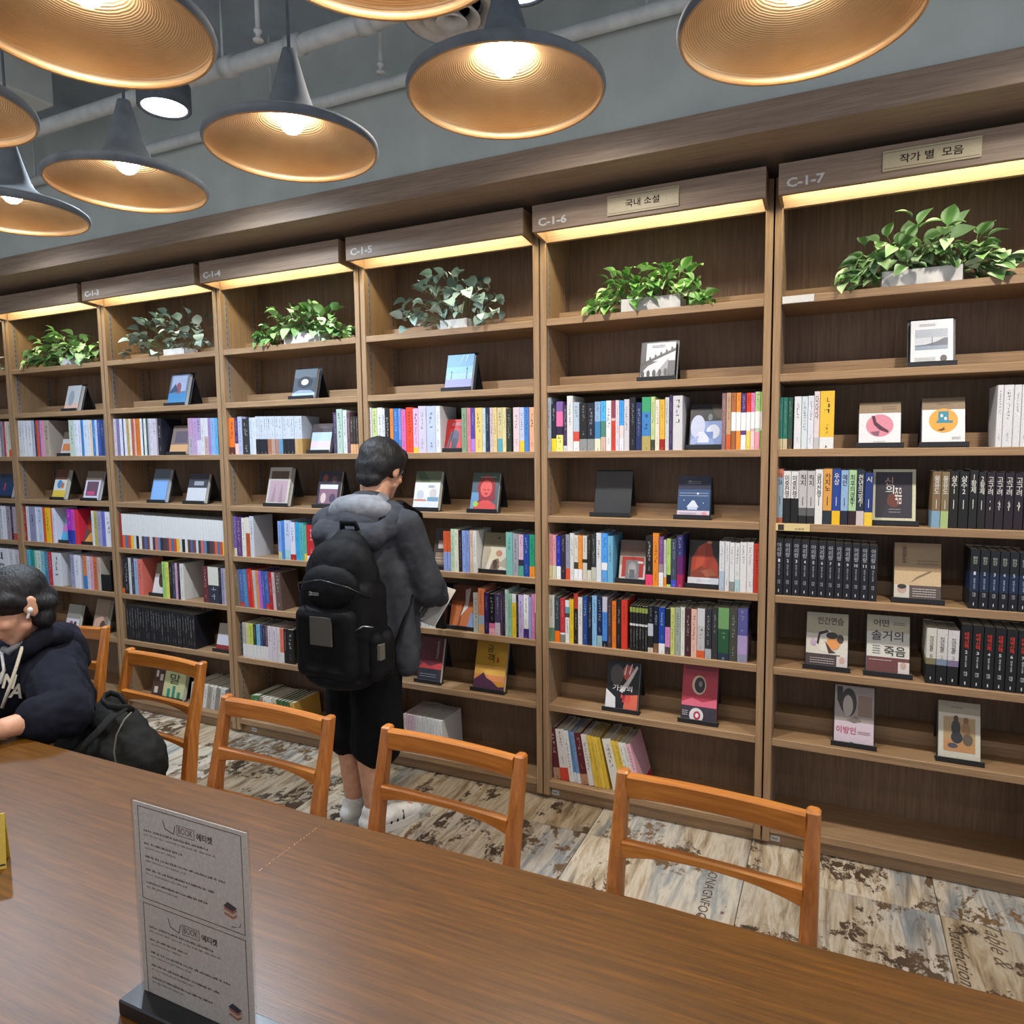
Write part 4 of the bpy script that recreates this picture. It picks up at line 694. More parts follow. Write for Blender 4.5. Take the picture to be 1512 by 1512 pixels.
# black perforated book boxes
for (u, s, px0, px1, pyb, lab) in ((5, 6, 640, 657, 928, 'small black perforated holder beside the open white pages'), (2, 6, 148, 166, 868, 'black perforated magazine holder closing a row before C-1-3')):
    z = ZS[s-1]; xa, xb = at(px0, pyb, Y=.02).x, at(px1, pyb, Y=.02).x; e = empty('magazine_holder', (xa, .015, z)); tag(e, lab, 'holder'); w_ = max(.06, xb-xa)
    b = MB(); b.box((0,0,0), (w_,.13,.004)); b.bbox((0,0,0), (.003,.13,.19)); b.bbox((w_-.003,0,0), (w_,.13,.19)); b.bbox((0,.127,0), (w_,.13,.19)); b.bbox((0,0,0), (w_,.003,.10)); b.build('box_shell', M['plastic'], e)
    b = MB()
    for i in range(2):
        for j in range(3): b.box((w_-.0004, .05+.03*i, .10+.025*j), (w_+.0004, .066+.03*i, .112+.025*j), '888'); b.box((-.0004, .05+.03*i, .10+.025*j), (.0004, .066+.03*i, .112+.025*j), '888')
    o = b.build('vent_slots', M['matte'], e); o['kind'] = 'stuff'
# ------------------------------------------------------------------ plants on the top shelves
def leaf_mesh(name, L, W, mat, roundness=.5):
    """pointed leaf, folded a little along its midrib; grows along +Y, 7 x 3 points"""
    b = MB(); n = 6; vs = []
    for i in range(n+1):
        t = i/n; wd = W*.5*(sin(pi*min(1, t**(.75)))**(.8 if roundness > .6 else 1.0))
        zc = L*(.10*sin(pi*t) - .16*t*t)
        vs += [(-wd, L*t, zc+wd*.32), (0, L*t, zc), (wd, L*t, zc+wd*.32)]
    fs = []
    for i in range(n):
        fs += [(3*i, 3*i+1, 3*i+4, 3*i+3), (3*i+1, 3*i+2, 3*i+5, 3*i+4)]
    b.add(vs, fs, '4a7', smooth=True)
    b.add([(-.0012,-.018,-.002),(.0012,-.018,-.002),(.0012,0,0),(-.0012,0,0)], [(0,1,2,3)], '4a7')
    return b.mesh(name, mat)
LEAF = {k: [leaf_mesh('leaf', l*f, w_*f, M[k], r) for f in (.75, 1, 1.25)] for k, l, w_, r in (('leaf_a',.062,.042,.5), ('leaf_b',.052,.044,.8), ('leaf_c',.05,.034,.5), ('leaf_d',.056,.044,.6))}
def plant(u, pxl, pxr, pyt, pot, kind, n, label, seed, tall=0.0, pxpot=None, sprigs=0):
    rng = random.Random(seed); z = ZS[0]; Yp = .085
    xa, xb = at(pxl, pyt, Y=Yp).x, at(pxr, pyt, Y=Yp).x; xc = (xa+xb)/2; top = at((pxl+pxr)/2, pyt, Y=Yp).z - z
    pa, pb = at(pxpot[0], 430, Y=.04).x, at(pxpot[1], 430, Y=.04).x; pc = (pa+pb)/2
    e = empty('potted_plant', (pc, Yp, z)); tag(e, label, 'plant', 'planters on the top shelves')
    hw = (pb-pa)/2; ph = pot
    b = MB(); t = .004
    b.box((-hw,-.045,0),(hw,.045,t)); b.bbox((-hw,-.045,0),(hw,-.045+t,ph),.001); b.bbox((-hw,.045-t,0),(hw,.045,ph),.001); b.bbox((-hw,-.045,0),(-hw+t,.045,ph),.001); b.bbox((hw-t,-.045,0),(hw,.045,ph),.001)
    b.box((-hw+t,-.041,ph*.7),(hw-t,.041,ph*.72),'444'); b.build('planter_box', M['white'], e)
    st = MB(); hx0, hx1 = xa-pc, xb-pc
    anchors = []
    for i in range(n):
        ok = False
        for _ in range(40):
            x = rng.uniform(hx0, hx1); f = (x-(hx0+hx1)/2)/((hx1-hx0)/2)
            hmax = (top-.01)*math.sqrt(max(.12, 1-abs(f)**3.4))*rng.uniform(.6, 1.0); zz = rng.uniform(.02 if abs(x) > hw else ph*.75, hmax) if hmax > .02 else .02
            y = rng.uniform(-.085, .05)
            if kind == 'leaf_b' and rng.random() < .35: zz = hmax
            if zz < ph and abs(x) < hw+.01 and y > -.055: continue
            if zz < ph*(.85 if u == 7 else .5) and abs(x) < hw*.8: continue
            ok = True; break
        if not ok: continue
        me = LEAF[kind][rng.choice((0, 1, 1, 2))]
        o = link('leaf', me, e, (x, y, zz))
        az = math.atan2(-(x-(hx0+hx1)/2*0)*1.2, .35*(1 if y > .02 else -1)) if abs(f) > .25 else rng.uniform(-pi, pi)
        az = (az if abs(f) > .25 else math.copysign(pi, rng.uniform(-1, 1)) + rng.uniform(-1.4, 1.4)) + rng.uniform(-.8, .8)
        el = rng.uniform(.0, 1.0) if zz > top*.6 else rng.uniform(-.9, .5)
        o.rotation_euler = Euler((el, rng.uniform(-.5, .5), az), 'XYZ')
        if i % 3 == 0:
            bx = max(-hw*.8, min(hw*.8, x*.6)); st.tube([(bx, rng.uniform(-.03,.03), ph*.7), ((bx+x)/2, y*.6, max(ph, zz*.8)), (x, y, zz)], .0013, 5, '5a6a3a')
    st.build('stems', M['matte'], e)
plant(7, 1252, 1490, 322, .058, 'leaf_a', 210, 'wide white planter of striped green foliage, top of bookcase C-1-7', 3, pxpot=(1300, 1422))
plant(6, 880, 1050, 384, .055, 'leaf_c', 220, 'white planter of bright green foliage, top of bookcase C-1-6', 5, pxpot=(916, 1006))
plant(5, 604, 738, 398, .045, 'leaf_b', 120, 'planter of loose grey-green round-leaved sprigs, top of bookcase C-1-5', 8, pxpot=(648, 690))
plant(4, 392, 512, 444, .055, 'leaf_d', 170, 'white planter of soft green foliage, top of bookcase C-1-4', 9, pxpot=(416, 470))
plant(3, 200, 312, 458, .04, 'leaf_b', 90, 'planter of grey-green sprigs spilling over, top of bookcase C-1-3', 12, pxpot=(236, 268))
plant(2, 52, 144, 486, .045, 'leaf_d', 170, 'white planter of bushy pale green foliage, top shelf before C-1-3', 14, pxpot=(82, 108))
plant(1, -70, 6, 520, .045, 'leaf_b', 45, 'grey-green foliage at the frame edge on the end bookcase', 15, pxpot=(-50, -26))

# ------------------------------------------------------------------ pendant lamps
def pendant(c, Z, label):
    e = empty('pendant_lamp', (c[0], c[1], Z)); tag(e, label, 'lamp', 'black and brass pendant lamps over the table')
    R = .176
    outer = [(R,0),(.1785,.005),(.1795,.010),(.178,.016),(.170,.022),(.148,.030),(.120,.040),(.092,.051),(.070,.062),(.054,.076),(.045,.094),(.036,.122),(.028,.150),(.020,.180),(.014,.202),(.001,.205)]
    inner = [(.171,.0),(.1752,.004),(.1766,.009),(.1755,.014),(.1675,.0185),(.146,.027),(.118,.0372),(.090,.0485),(.067,.0595),(.051,.074),(.042,.092),(.034,.118),(.001,.122)]
    b = MB(); b.lathe(outer, 64); b.build('shade_shell', M['black'], e)
    b = MB(); b.lathe(inner[::-1], 64); b.lathe([(R,0),(.1735,-.0015),(.171,0)], 64); b.build('shade_lining', M['brass'], e)
    b = MB(); b.lathe([(.018,.121),(.018,.094),(.014,.090),(.001,.090)], 20); b.build('lamp_holder', M['black'], e)
    b = MB(); b.ell((0,0,.064), (.027,.027,.030), n=20, m=12); b.build('bulb', M['bulb'], e)
    b = MB(); b.tube([(0,0,.20),(0,0,CEIL-Z)], .0035, 8); b.build('cord', M['black'], e)
    b = MB(); b.lathe([(.001,CEIL-Z-.03),(.045,CEIL-Z-.028),(.05,CEIL-Z)], 24); b.build('ceiling_rose', M['black'], e)
LZ = 2.15
for (px, py, lab) in ((1178, 39, 'pendant lamp above bookcase C-1-7, largest whole shade in the row by the shelves'), (747, 143, 'pendant lamp above bookcase C-1-6, between two others in its row'), (432, 223, 'pendant lamp in front of the wood board above bookcase C-1-4'), (190, 279, 'pendant lamp with its full cone visible, under the round downlight'), (20, 320, 'lowest-showing pendant lamp at the far end of the shelf-side row'),
        (131, 44, 'big pendant lamp cut by the top of the frame, near row'), (556, -96, 'pendant lamp of which only the glowing rim shows at the frame top'), (-114, 158, 'pendant lamp cut by the frame side, near row')):
    pendant(at(px, py, Z=LZ), LZ, lab)

# ------------------------------------------------------------------ reading table (two tops end to end)
TY0, TY1, TZ = -2.72, -1.598, .75
def table(x0, x1, label):
    e = empty('reading_table', ((x0+x1)/2, (TY0+TY1)/2, 0)); tag(e, label, 'table')
    hx, hy = (x1-x0)/2, (TY1-TY0)/2
    b = MB(); b.bbox((-hx,-hy,TZ-.036),(hx,hy,TZ),.003); b.build('tabletop', M['table'], e)
    for sx in (-1, 1):
        for sy in (-1, 1):
            b = MB(); cx, cy = sx*(hx-.10), sy*(hy-.13); b.bbox((cx-.035,cy-.035,0),(cx+.035,cy+.035,TZ-.036),.004); b.build('leg', M['table'], e)
    for sy in (-1, 1):
        b = MB(); b.bbox((-hx+.135, sy*(hy-.13)-.012, TZ-.11),(hx-.135, sy*(hy-.13)+.012, TZ-.036),.002); b.build('apron', M['table'], e)
table(-2.90, 1.35, 'long dark brown wooden reading table under the pendant lamps')
# pale wear along the joint between the two tops
b = MB(); rg = random.Random(4)
for i in range(34):
    y = -1.62 - .19*i/34 + rg.uniform(-.002, .002); l = rg.uniform(.0008, .0035); x = -.7225 + rg.uniform(-.0006, .002)
    if rg.random() < .75: b.box((x, y, TZ-.0004), (x+rg.uniform(.0006,.0022), y+l, TZ+.0003), 'd8a878')
o = b.build('worn_edge_chips', M['matte']); tag(o, 'pale worn scratch chips across the dark table top', 'wear', kind='stuff')

# ------------------------------------------------------------------ chairs
def chair_parts():
    W = .405; hz = .822
    def post(sx):
        b = MB(); x = sx*(W/2-.0135)
        pts = [(0,.02,0),(0,.0,.20),(0,-.012,.42),(0,.012,.60),(0,.050,.76),(0,.064,hz)]
        vs = []; fs = []
        hw = [.013,.015,.0165,.0155,.0138,.013]; hd = [.014,.018,.023,.020,.016,.0145]
        for (px, py, pz), a, c in zip(pts, hw, hd):
            r = .005
            for (qx, qy) in ((-a+r,-c),(a-r,-c),(a,-c+r),(a,c-r),(a-r,c),(-a+r,c),(-a,c-r),(-a,-c+r)): vs.append((x+qx, py+qy, pz))
        n = 8
        for i in range(len(pts)-1):
            for k in range(n): fs.append((i*n+k, i*n+(k+1)%n, (i+1)*n+(k+1)%n, (i+1)*n+k))
        top = [(x+(vx-x)*.72, .066+(vy-.064)*.72, hz+.004) for vx, vy, vz in vs[-8:]]; o = len(vs); vs += top
        for k in range(n): fs.append((o-8+k, o-8+(k+1)%n, o+(k+1)%n, o+k))
        fs += [tuple(range(n))[::-1], tuple(o+k for k in range(n))]
        b.add(vs, fs); return b.mesh('back_post', M['teak_z'])
    def rail(name, zc, h, th, y, bow, arch, mid):
        """h height at the ends, mid height in the middle, arch lifts the middle of the lower edge"""
        b = MB(); n = 14; x0 = W/2-.026; vs = []; fs = []
        for i in range(n+1):
            t = -1+2*i/n; x = x0*t; q = t*t; hh = mid + (h-mid)*q*q**.2; yb = y + bow*(1-q); zt = zc + h/2 - arch*.25*(1-q); zb = zt - hh; r = .004
            for (qy, z) in ((-th/2, zb+r), (-th/2, zt-r), (-th/2+r, zt), (th/2-r, zt), (th/2, zt-r), (th/2, zb+r), (th/2-r, zb), (-th/2+r, zb)): vs.append((x, yb+qy, z))
        for i in range(n):
            for k in range(8): fs.append((i*8+k, (i+1)*8+k, (i+1)*8+(k+1)%8, i*8+(k+1)%8))
        fs += [tuple(range(8)), tuple(n*8+k for k in range(8))[::-1]]
        b.add(vs, fs); return b.mesh(name, M['teak_x'])
    def fleg(sx):
        b = MB(); b.tube([(sx*.185,-.41,0),(sx*.178,-.40,.25),(sx*.172,-.395,.42)], [.012,.017,.019], 10); return b.mesh('front_leg', M['teak_z'])
    def srail(sx):
        b = MB(); b.bbox((sx*.183-.010,-.40,.375),(sx*.183+.010,0,.425),.003); return b.mesh('side_rail', M['teak_x'])
    b = MB(); b.bbox((-.165,-.405,.38),(.165,-.385,.425),.003); b.bbox((-.165,-.012,.38),(.165,.008,.425),.003); fr = b.mesh('seat_frame', M['teak_x'])
    b = MB(); b.bbox((-.2,-.425,.424),(.2,-.012,.452),.010); seat = b.mesh('seat', M['teak_x'])
    return [('back_post', post(-1)), ('back_post', post(1)), ('top_rail', rail('top_rail', .796, .050, .026, .058, .012, .004, .046)), ('middle_rail', rail('middle_rail', .672, .040, .020, .024, .014, .020, .019)), ('lower_rail', rail('lower_rail', .560, .030, .020, .005, .012, .016, .017)),
            ('front_leg', fleg(-1)), ('front_leg', fleg(1)), ('side_rail', srail(-1)), ('side_rail', srail(1)), ('seat_frame', fr), ('seat', seat)]
CP = chair_parts()
def chair(x, y, rz, label):
    e = empty('dining_chair', (x, y, 0), rz); tag(e, label, 'chair', 'wooden chairs along the far side of the table')
    for n_, me in CP: link(n_, me, e)
chair(.009, -1.364, RAD(-3), 'wooden ladder-back chair before bookcase C-1-7, the one with nothing near it')
chair(-.603, -1.364, RAD(-3), 'wooden ladder-back chair with the standing person behind one of its posts')
chair(-1.156, -1.357, RAD(-2), 'wooden ladder-back chair between the bag chair and the standing person')
chair(-1.862, -1.140, RAD(-3), 'wooden ladder-back chair pulled out, carrying the black backpack')
chair(-2.60, -.995, RAD(14), 'wooden ladder-back chair the person in the navy hoodie sits on')

# ------------------------------------------------------------------ sign holder, yellow card
e = empty('sign_holder', (-.530, -2.10, TZ)); tag(e, 'clear acrylic sign holder with two-part printed sheet and black foot', 'sign')
b = MB(); b.bbox((-.12,-.028,0),(.12,.034,.022),.002); b.build('foot', M['plastic'], e)
b = MB(); b.bbox((-.1055,-.0028,.012),(.1055,-.0012,.300),.0008); b.build('front_sheet', M['acrylic'], e)
b = MB(); b.bbox((-.1055,.0008,.012),(.1055,.0024,.300),.0008); b.build('back_sheet', M['acrylic'], e)
b = MB(); b.box((-.103,-.0006,.014),(.103,.0006,.297),'dccfc4')
def frame(x0,z0,x1,z1,t,c):
    for q in ((x0,z0,x1,z0+t),(x0,z1-t,x1,z1),(x0,z0,x0+t,z1),(x1-t,z0,x1,z1)): b.add([(q[0],-.0009,q[1]),(q[2],-.0009,q[1]),(q[2],-.0009,q[3]),(q[0],-.0009,q[3])],[(0,1,2,3)],c)
for z0 in (.022, .160):
    frame(-.094, z0, .094, z0+.132, .0009, '6a4c40'); zt = z0+.132; rg = random.Random(int(z0*1000)*0+3)
    puttext(b, '에티켓', Matrix.Translation((.030,-.0009,zt-.0195)) @ FRONT, w=.028, h=.010, col='3c2c28', bold=.02)
    frame(-.020, zt-.026, .012, zt-.012, .0007, '6a4c40'); puttext(b, 'BOOK', Matrix.Translation((-.004,-.0009,zt-.0185)) @ FRONT, w=.026, h=.009, col='7a5c50')
    for (a, c) in (((-.046,zt-.010),(-.042,zt-.022)), ((-.042,zt-.022),(-.026,zt-.026)), ((-.026,zt-.026),(-.023,zt-.014))):
        dx, dz = c[0]-a[0], c[1]-a[1]; L = math.hypot(dx, dz); nx, nz = -dz/L*.0005, dx/L*.0005
        b.add([(a[0]-nx,-.0009,a[1]-nz),(a[0]+nx,-.0009,a[1]+nz),(c[0]+nx,-.0009,c[1]+nz),(c[0]-nx,-.0009,c[1]-nz)],[(0,1,2,3),(3,2,1,0)],'5a4440')
    for k, (l1, l2) in enumerate(((.115,.130),(.068,.058),(.145,.075),(.120,.080),(.108,.052))):
        for (ln, zz, hh, cc) in ((l1, zt-.034-.0185*k, .0030, '3c302c'), (l2, zt-.040-.0185*k, .0020, '8c7c74')):
            x = -.084
            while x < -.084+ln:
                dx = rg.uniform(.003, .010)
                for i in range(int(dx/.0022)+1):
                    xx = x+i*.0024
                    b.box((xx,-.0009,zz+rg.uniform(0,.3)*hh),(xx+.0018,-.0008,zz+hh*rg.uniform(.35,.5)),cc,skip='kblr'); b.box((xx+rg.uniform(0,.001),-.0009,zz),(xx+.0007+rg.uniform(0,.001),-.0008,zz+hh),cc,skip='kblr')
                x += dx+.0036
    for j, c in enumerate(('b8785c','d8c0a8','b86c58','38404c')):
        zz = z0+.020+.0035*j; b.add([(.058,-.0009-.00002*j,zz),(.074,-.0009-.00002*j,zz-.004),(.082,-.0009-.00002*j,zz+.002),(.066,-.0009-.00002*j,zz+.007)],[(0,1,2,3)],c)
    b.add([(.070,-.0009,z0+.006),(.084,-.0009,z0+.008),(.088,-.0009,z0+.016),(.086,-.0009,z0+.009),(.072,-.0009,z0+.005)],[(0,1,2,3,4)],'5a4440')
b.build('printed_sheet', M['print'], e)
e = empty('table_card', (-1.222, -2.03, TZ), RAD(52)); tag(e, 'yellow folded table card at the frame edge', 'card')
b = MB(); T = Matrix.Translation((0,-.022,0)) @ Matrix.Rotation(RAD(-12),4,'X'); b.bbox((-.075,0,0),(.075,.002,.10),.0004,'d8b848',0,T); b.box((-.074,-.0004,.006),(.074,0,.009),'2c2820',0,T)
for i in range(3): b.box((-.05,-.0004,.03+.02*i),(.06,0,.034+.02*i),'5c4c28',0,T)
T = Matrix.Translation((0,.022,0)) @ Matrix.Rotation(RAD(12),4,'X'); b.bbox((-.075,-.002,0),(.075,0,.10),.0004,'d8b848',0,T); b.build('folded_card', M['print'], e)
# ------------------------------------------------------------------ people
def organic(mb, name, mat, parent, voxel=.008, smooth=6, wrinkle=None):
    o = mb.build(name, mat, parent)
    r = o.modifiers.new('fuse', 'REMESH'); r.mode = 'VOXEL'; r.voxel_size = voxel; r.use_smooth_shade = True
    s = o.modifiers.new('soften', 'SMOOTH'); s.factor = .5; s.iterations = smooth
    if wrinkle:
        t = bpy.data.textures.new(name+'_folds', 'CLOUDS'); t.noise_scale = wrinkle[1]; t.noise_depth = 2
        d = o.modifiers.new('folds', 'DISPLACE'); d.texture = t; d.strength = wrinkle[0]; d.mid_level = .5; d.texture_coords = 'LOCAL'
    return o
def hand(b, wrist, aim, up, curl, side, scale=1.0):
    """palm, four unequal bent fingers and a thumb; aim: wrist to knuckles, up: back of the hand, side: +1 if the thumb is on aim x up"""
    W = Vector(wrist); a = Vector(aim).normalized(); u = Vector(up); u = (u-a*u.dot(a)).normalized(); t = a.cross(u)*side; k = scale
    b.cap(W-a*.01*k, W+a*.03*k, .022*k, .026*k)
    for i in range(4):
        off = t*(.028-.0185*i)*k
        b.cap(W+a*.015*k+off*.5, W+a*.078*k+off, .013*k, .0115*k, n=10)
        p = W + a*.080*k + off; d = a.copy(); L = (.040, .045, .042, .033)[i]*k
        for j in range(3):
            ang = curl*(.55+.3*j)*(1+.08*i); d = (d*cos(ang) - u*sin(ang)).normalized() if True else d
            u2 = u
            q = p + d*L*(1, .68, .56)[j]; b.cap(p, q, (.0092-.0008*j)*k, (.0084-.0008*j)*k, n=10); p = q
    p = W + a*.018*k + t*.024*k; d = (a*.62 + t*.72 - u*.25).normalized()
    q = p + d*.040*k; b.cap(p, q, .0125*k, .0108*k, n=10); d = (d - t*.35 + a*.25 - u*.2).normalized(); r = q + d*.032*k; b.cap(q, r, .0108*k, .0095*k, n=10); b.cap(r, r + (d - t*.15).normalized()*.024*k, .0095*k, .008*k, n=10)
def head(b, c, fwd, k=1.0, tilt=0):
    """skull, jaw, nose, lips, brows, ears around centre c, looking along fwd"""
    f = Vector(fwd).normalized(); s = f.cross(Vector((0,0,1))).normalized(); u = s.cross(f); R = Matrix((s, f, u)).transposed(); C = Vector(c)
    P = lambda x, y, z: C + R @ Vector((x*k, y*k, z*k)); er = R.to_euler()
    b.ell(P(0,-.012,.030), (.072*k,.088*k,.082*k), er); b.ell(P(0,.030,-.028), (.058*k,.056*k,.078*k), er); b.ell(P(0,.045,-.082), (.034*k,.034*k,.026*k), er)
    b.ell(P(0,.060,.020), (.050*k,.026*k,.040*k), er)
    for sx in (-1, 1):
        b.cap(P(sx*.050,.020,-.055), P(sx*.016,.062,-.090), .018*k, .014*k); b.ell(P(sx*.038,.058,-.024), (.022*k,.020*k,.018*k), er)
        b.cap(P(sx*.012,.082,.018), P(sx*.046,.068,.018), .009*k, .008*k)
        b.ell(P(sx*.076,-.012,-.008), (.010*k,.020*k,.032*k), er); b.ell(P(sx*.081,-.020,.004), (.006*k,.018*k,.024*k), er)
        b.ell(P(sx*.030,.078,.000), (.013*k,.010*k,.008*k), er)
    b.cap(P(0,.082,.008), P(0,.100,-.030), .0085*k, .0115*k); b.ell(P(0,.096,-.036), (.016*k,.010*k,.009*k), er)
    b.cap(P(-.017,.078,-.058), P(.017,.078,-.058), .0065*k, .0065*k); b.cap(P(-.015,.077,-.067), P(.015,.077,-.067), .0070*k, .0070*k)
    return P, R
def face_details(P, R, k, parent, closed=False):
    er = R.to_euler()
    for sx in (-1, 1):
        b = MB(); b.ell(P(sx*.031,.0835,-.001), (.0105*k,.0045*k,(.0022 if closed else .0048)*k), er, 12, 8, '2a1c16' if closed else 'e4e0da'); 
        if not closed: b.ell(P(sx*.030,.0872,-.001), (.0048*k,.002*k,.0048*k), er, 10, 6, '18100c')
        b.build('eye', M['matte'], parent)
        b = MB(); b.tube([P(sx*.014,.0905,.0205), P(sx*.030,.089,.0255), P(sx*.048,.077,.022)], [.0022*k,.003*k,.0014*k], 6, '15120f'); b.build('eyebrow', M['matte'], parent)
    b = MB(); b.tube([P(-.020,.082,-.062), P(-.008,.0862,-.0605), P(.008,.0862,-.0605), P(.020,.082,-.062)], [.0016*k,.0030*k,.0030*k,.0016*k], 6, 'a8605a'); b.build('lips', M['matte'], parent)

# standing person, seen from behind, reading at the shelf
PB = empty('person', (-1.47, -.49, 0)); tag(PB, 'standing person in grey hoodie and black shorts reading a book at the shelves', 'person')
O = Vector((-1.47, -.49, 0)); L_ = lambda x, y, z: Vector((x, y, z)) - O
def at_b(px, py, y): return at(px, py, Y=y) - O
b = MB()
HC = L_(-1.452, -.345, 1.440)
hp, hR = head(b, HC, (.02, .92, -.36), 1.0)
b.cap(L_(-1.462,-.425,1.27), L_(-1.455,-.375,1.40), .060, .055)
b.chain([L_(-1.475,-.50,.84), L_(-1.47,-.50,1.0), L_(-1.465,-.45,1.16)], [.13,.11,.10]); b.cap(L_(-1.60,-.45,1.215), L_(-1.32,-.45,1.215), .045, .045)
LS, RS = L_(-1.635,-.45,1.22), L_(-1.292,-.44,1.22)
RE, RW = L_(-1.245,-.37,.985), L_(-1.275,-.215,.905); LE, LW = L_(-1.70,-.36,.985), L_(-1.50,-.195,.93)
b.chain([RS, RE, RW], [.048,.040,.028]); b.chain([LS, LE, LW], [.048,.040,.028])
hand(b, RW, (-.35,.75,-.05), (.75,.25,.35), .45, 1); hand(b, LW, (.6,.75,.0), (-.4,.1,-.75), .5, 1)
for (hx, kx, ky, ax, ay, fx, fy) in ((-1.545,-1.552,-.455,-1.535,-.485,-1.485,-.33), (-1.415,-1.43,-.49,-1.415,-.515,-1.345,-.375)):
    b.chain([L_(hx,-.50,.84), L_(kx,ky,.455), L_(kx+.004,ky-.035,.33), L_(ax,ay,.085)], [.085,.056,.052,.036]); b.cap(L_(ax,ay,.07), L_(fx,fy,.045), .032, .026)
organic(b, 'body', M['skin'], PB, .0055, 4)
face_details(hp, hR, 1.0, PB)
# hair: cropped round cap, longer at crown
b = MB(); er = hR.to_euler(); b.ell(hp(0,-.018,.040), (.092,.108,.092), er); b.ell(hp(0,-.062,.0), (.080,.060,.078), er); b.ell(hp(0,.05,.075), (.070,.05,.045), er)
for sx in (-1, 1): b.ell(hp(sx*.066,-.030,.030), (.028,.052,.05), er)
b.ell(hp(0,-.072,-.062), (.060,.036,.034), er)
organic(b, 'hair', M['hair'], PB, .006, 5, (.008, .03))
# hoodie
b = MB()
b.chain([L_(-1.472,-.485,.80), L_(-1.47,-.49,.98), L_(-1.465,-.465,1.17), L_(-1.462,-.44,1.27)], [.165,.165,.175,.10], sx=.82, ax=(0,1,0))
b.cap(L_(-1.635,-.455,1.225), L_(-1.295,-.445,1.225), .075, .075)
b.cap(L_(-1.345,-.47,1.05), L_(-1.30,-.44,.69), .075, .060); b.cap(L_(-1.345,-.40,1.0), L_(-1.33,-.37,.72), .07, .055)
b.cap(L_(-1.58,-.45,1.05), L_(-1.60,-.42,.80), .07, .06)
b.chain([RS, RE+Vector((0,0,.01)), RW+Vector((.02,-.035,.01))], [.078,.072,.046]); b.chain([LS, LE, LW+Vector((-.03,-.03,0))], [.078,.072,.046])
b.cap(RE+Vector((.01,-.005,-.02)), RE+Vector((.0,.03,-.05)), .06, .05)
hd = organic(b, 'hoodie', M['hoodie'], PB, .008, 6, (.016, .07))
# hood lying on the shoulders, paler inside
b = MB(); c = L_(-1.462,-.485,1.235)
for i in range(15):
    a0, a1 = RAD(-205+20*i*1.0*1.07), RAD(-205+20*(i+1)*1.07)
    p = lambda a: c + Vector((.150*cos(a)*1.02, .085*sin(a), .045*sin(a)+ (.012 if sin(a) > 0 else 0)))
    b.cap(p(a0), p(a1), .044, .044, n=12)
b.cap(c+Vector((-.115,-.075,-.035)), c+Vector((.11,-.08,-.04)), .055, .055); b.cap(c+Vector((-.03,-.095,-.055)), c+Vector((.03,-.095,-.055)), .05, .05)
organic(b, 'hood', M['hoodie'], PB, .007, 6, (.012, .05))
b = MB(); b.ell(L_(-1.462,-.475,1.275), (.150,.098,.070), (RAD(-28),0,0)); b.ell(L_(-1.458,-.425,1.315), (.088,.060,.05)); organic(b, 'hood_lining', M['hood_in'], PB, .007, 5, (.008,.04))
b = MB(); b.tube([L_(-1.50,-.425,1.345), L_(-1.46,-.444,1.352), L_(-1.41,-.425,1.345)], .010, 8); b.build('shirt_collar', M['sock'], PB)
# shorts
b = MB(); b.chain([L_(-1.475,-.49,.90), L_(-1.475,-.50,.80)], [.13,.145], sx=.85, ax=(0,1,0))
b.chain([L_(-1.55,-.49,.80), L_(-1.558,-.47,.50), L_(-1.557,-.475,.365)], [.098,.095,.092]); b.chain([L_(-1.40,-.50,.80), L_(-1.405,-.495,.50), L_(-1.408,-.50,.36)], [.103,.102,.100])
so = organic(b, 'shorts', M['shorts'], PB, .008, 5, (.014, .08))
# socks and shoes
for (ax, ay, fx, fy) in ((-1.535,-.485,-1.485,-.33), (-1.415,-.515,-1.345,-.375)):
    A = L_(ax, ay, 0); d = Vector((fx-ax, fy-ay, 0)).normalized(); n_ = Vector((d.y, -d.x, 0))
    b = MB(); b.tube([A+Vector((0,0,.05)), A+Vector((0,0,.085)), A+Vector((0,0,.112))], [.039,.039,.041], 16); b.build('sock', M['sock'], PB)
    b = MB(); b.chain([A-d*.030+Vector((0,0,.050)), A+d*.05+Vector((0,0,.052)), A+d*.15+Vector((0,0,.036)), A+d*.19+Vector((0,0,.030))], [.038,.042,.036,.027]); b.cap(A+Vector((0,0,.05)), A-d*.012+Vector((0,0,.085)), .040, .041)
    sh = organic(b, 'shoe', M['sock'], PB, .006, 4)
    b = MB(); pts = [A + d*(.072+.135*cos(t)) + n_*((.043+.006*cos(t))*sin(t)) for t in [2*pi*i/28 for i in range(28)]]
    vs = [(p.x,p.y,.001) for p in pts]+[(p.x,p.y,.028) for p in pts]; b.add(vs, [(i,(i+1)%28,28+(i+1)%28,28+i) for i in range(28)]+[tuple(range(28,56)), tuple(range(28))[::-1]], 'd8d4cc', smooth=False); b.build('sole', M['matte'], sh)
    for i in range(3):
        b = MB(); q = A + d*(.055+.028*i) + n_*.030; b.tube([q+n_*.008+Vector((0,0,.030)), q+Vector((0,0,.062)), q-n_*.022+d*.006+Vector((0,0,.082-.008*i))], .0045, 6, '30343a'); b.build('stripe', M['matte'], sh)
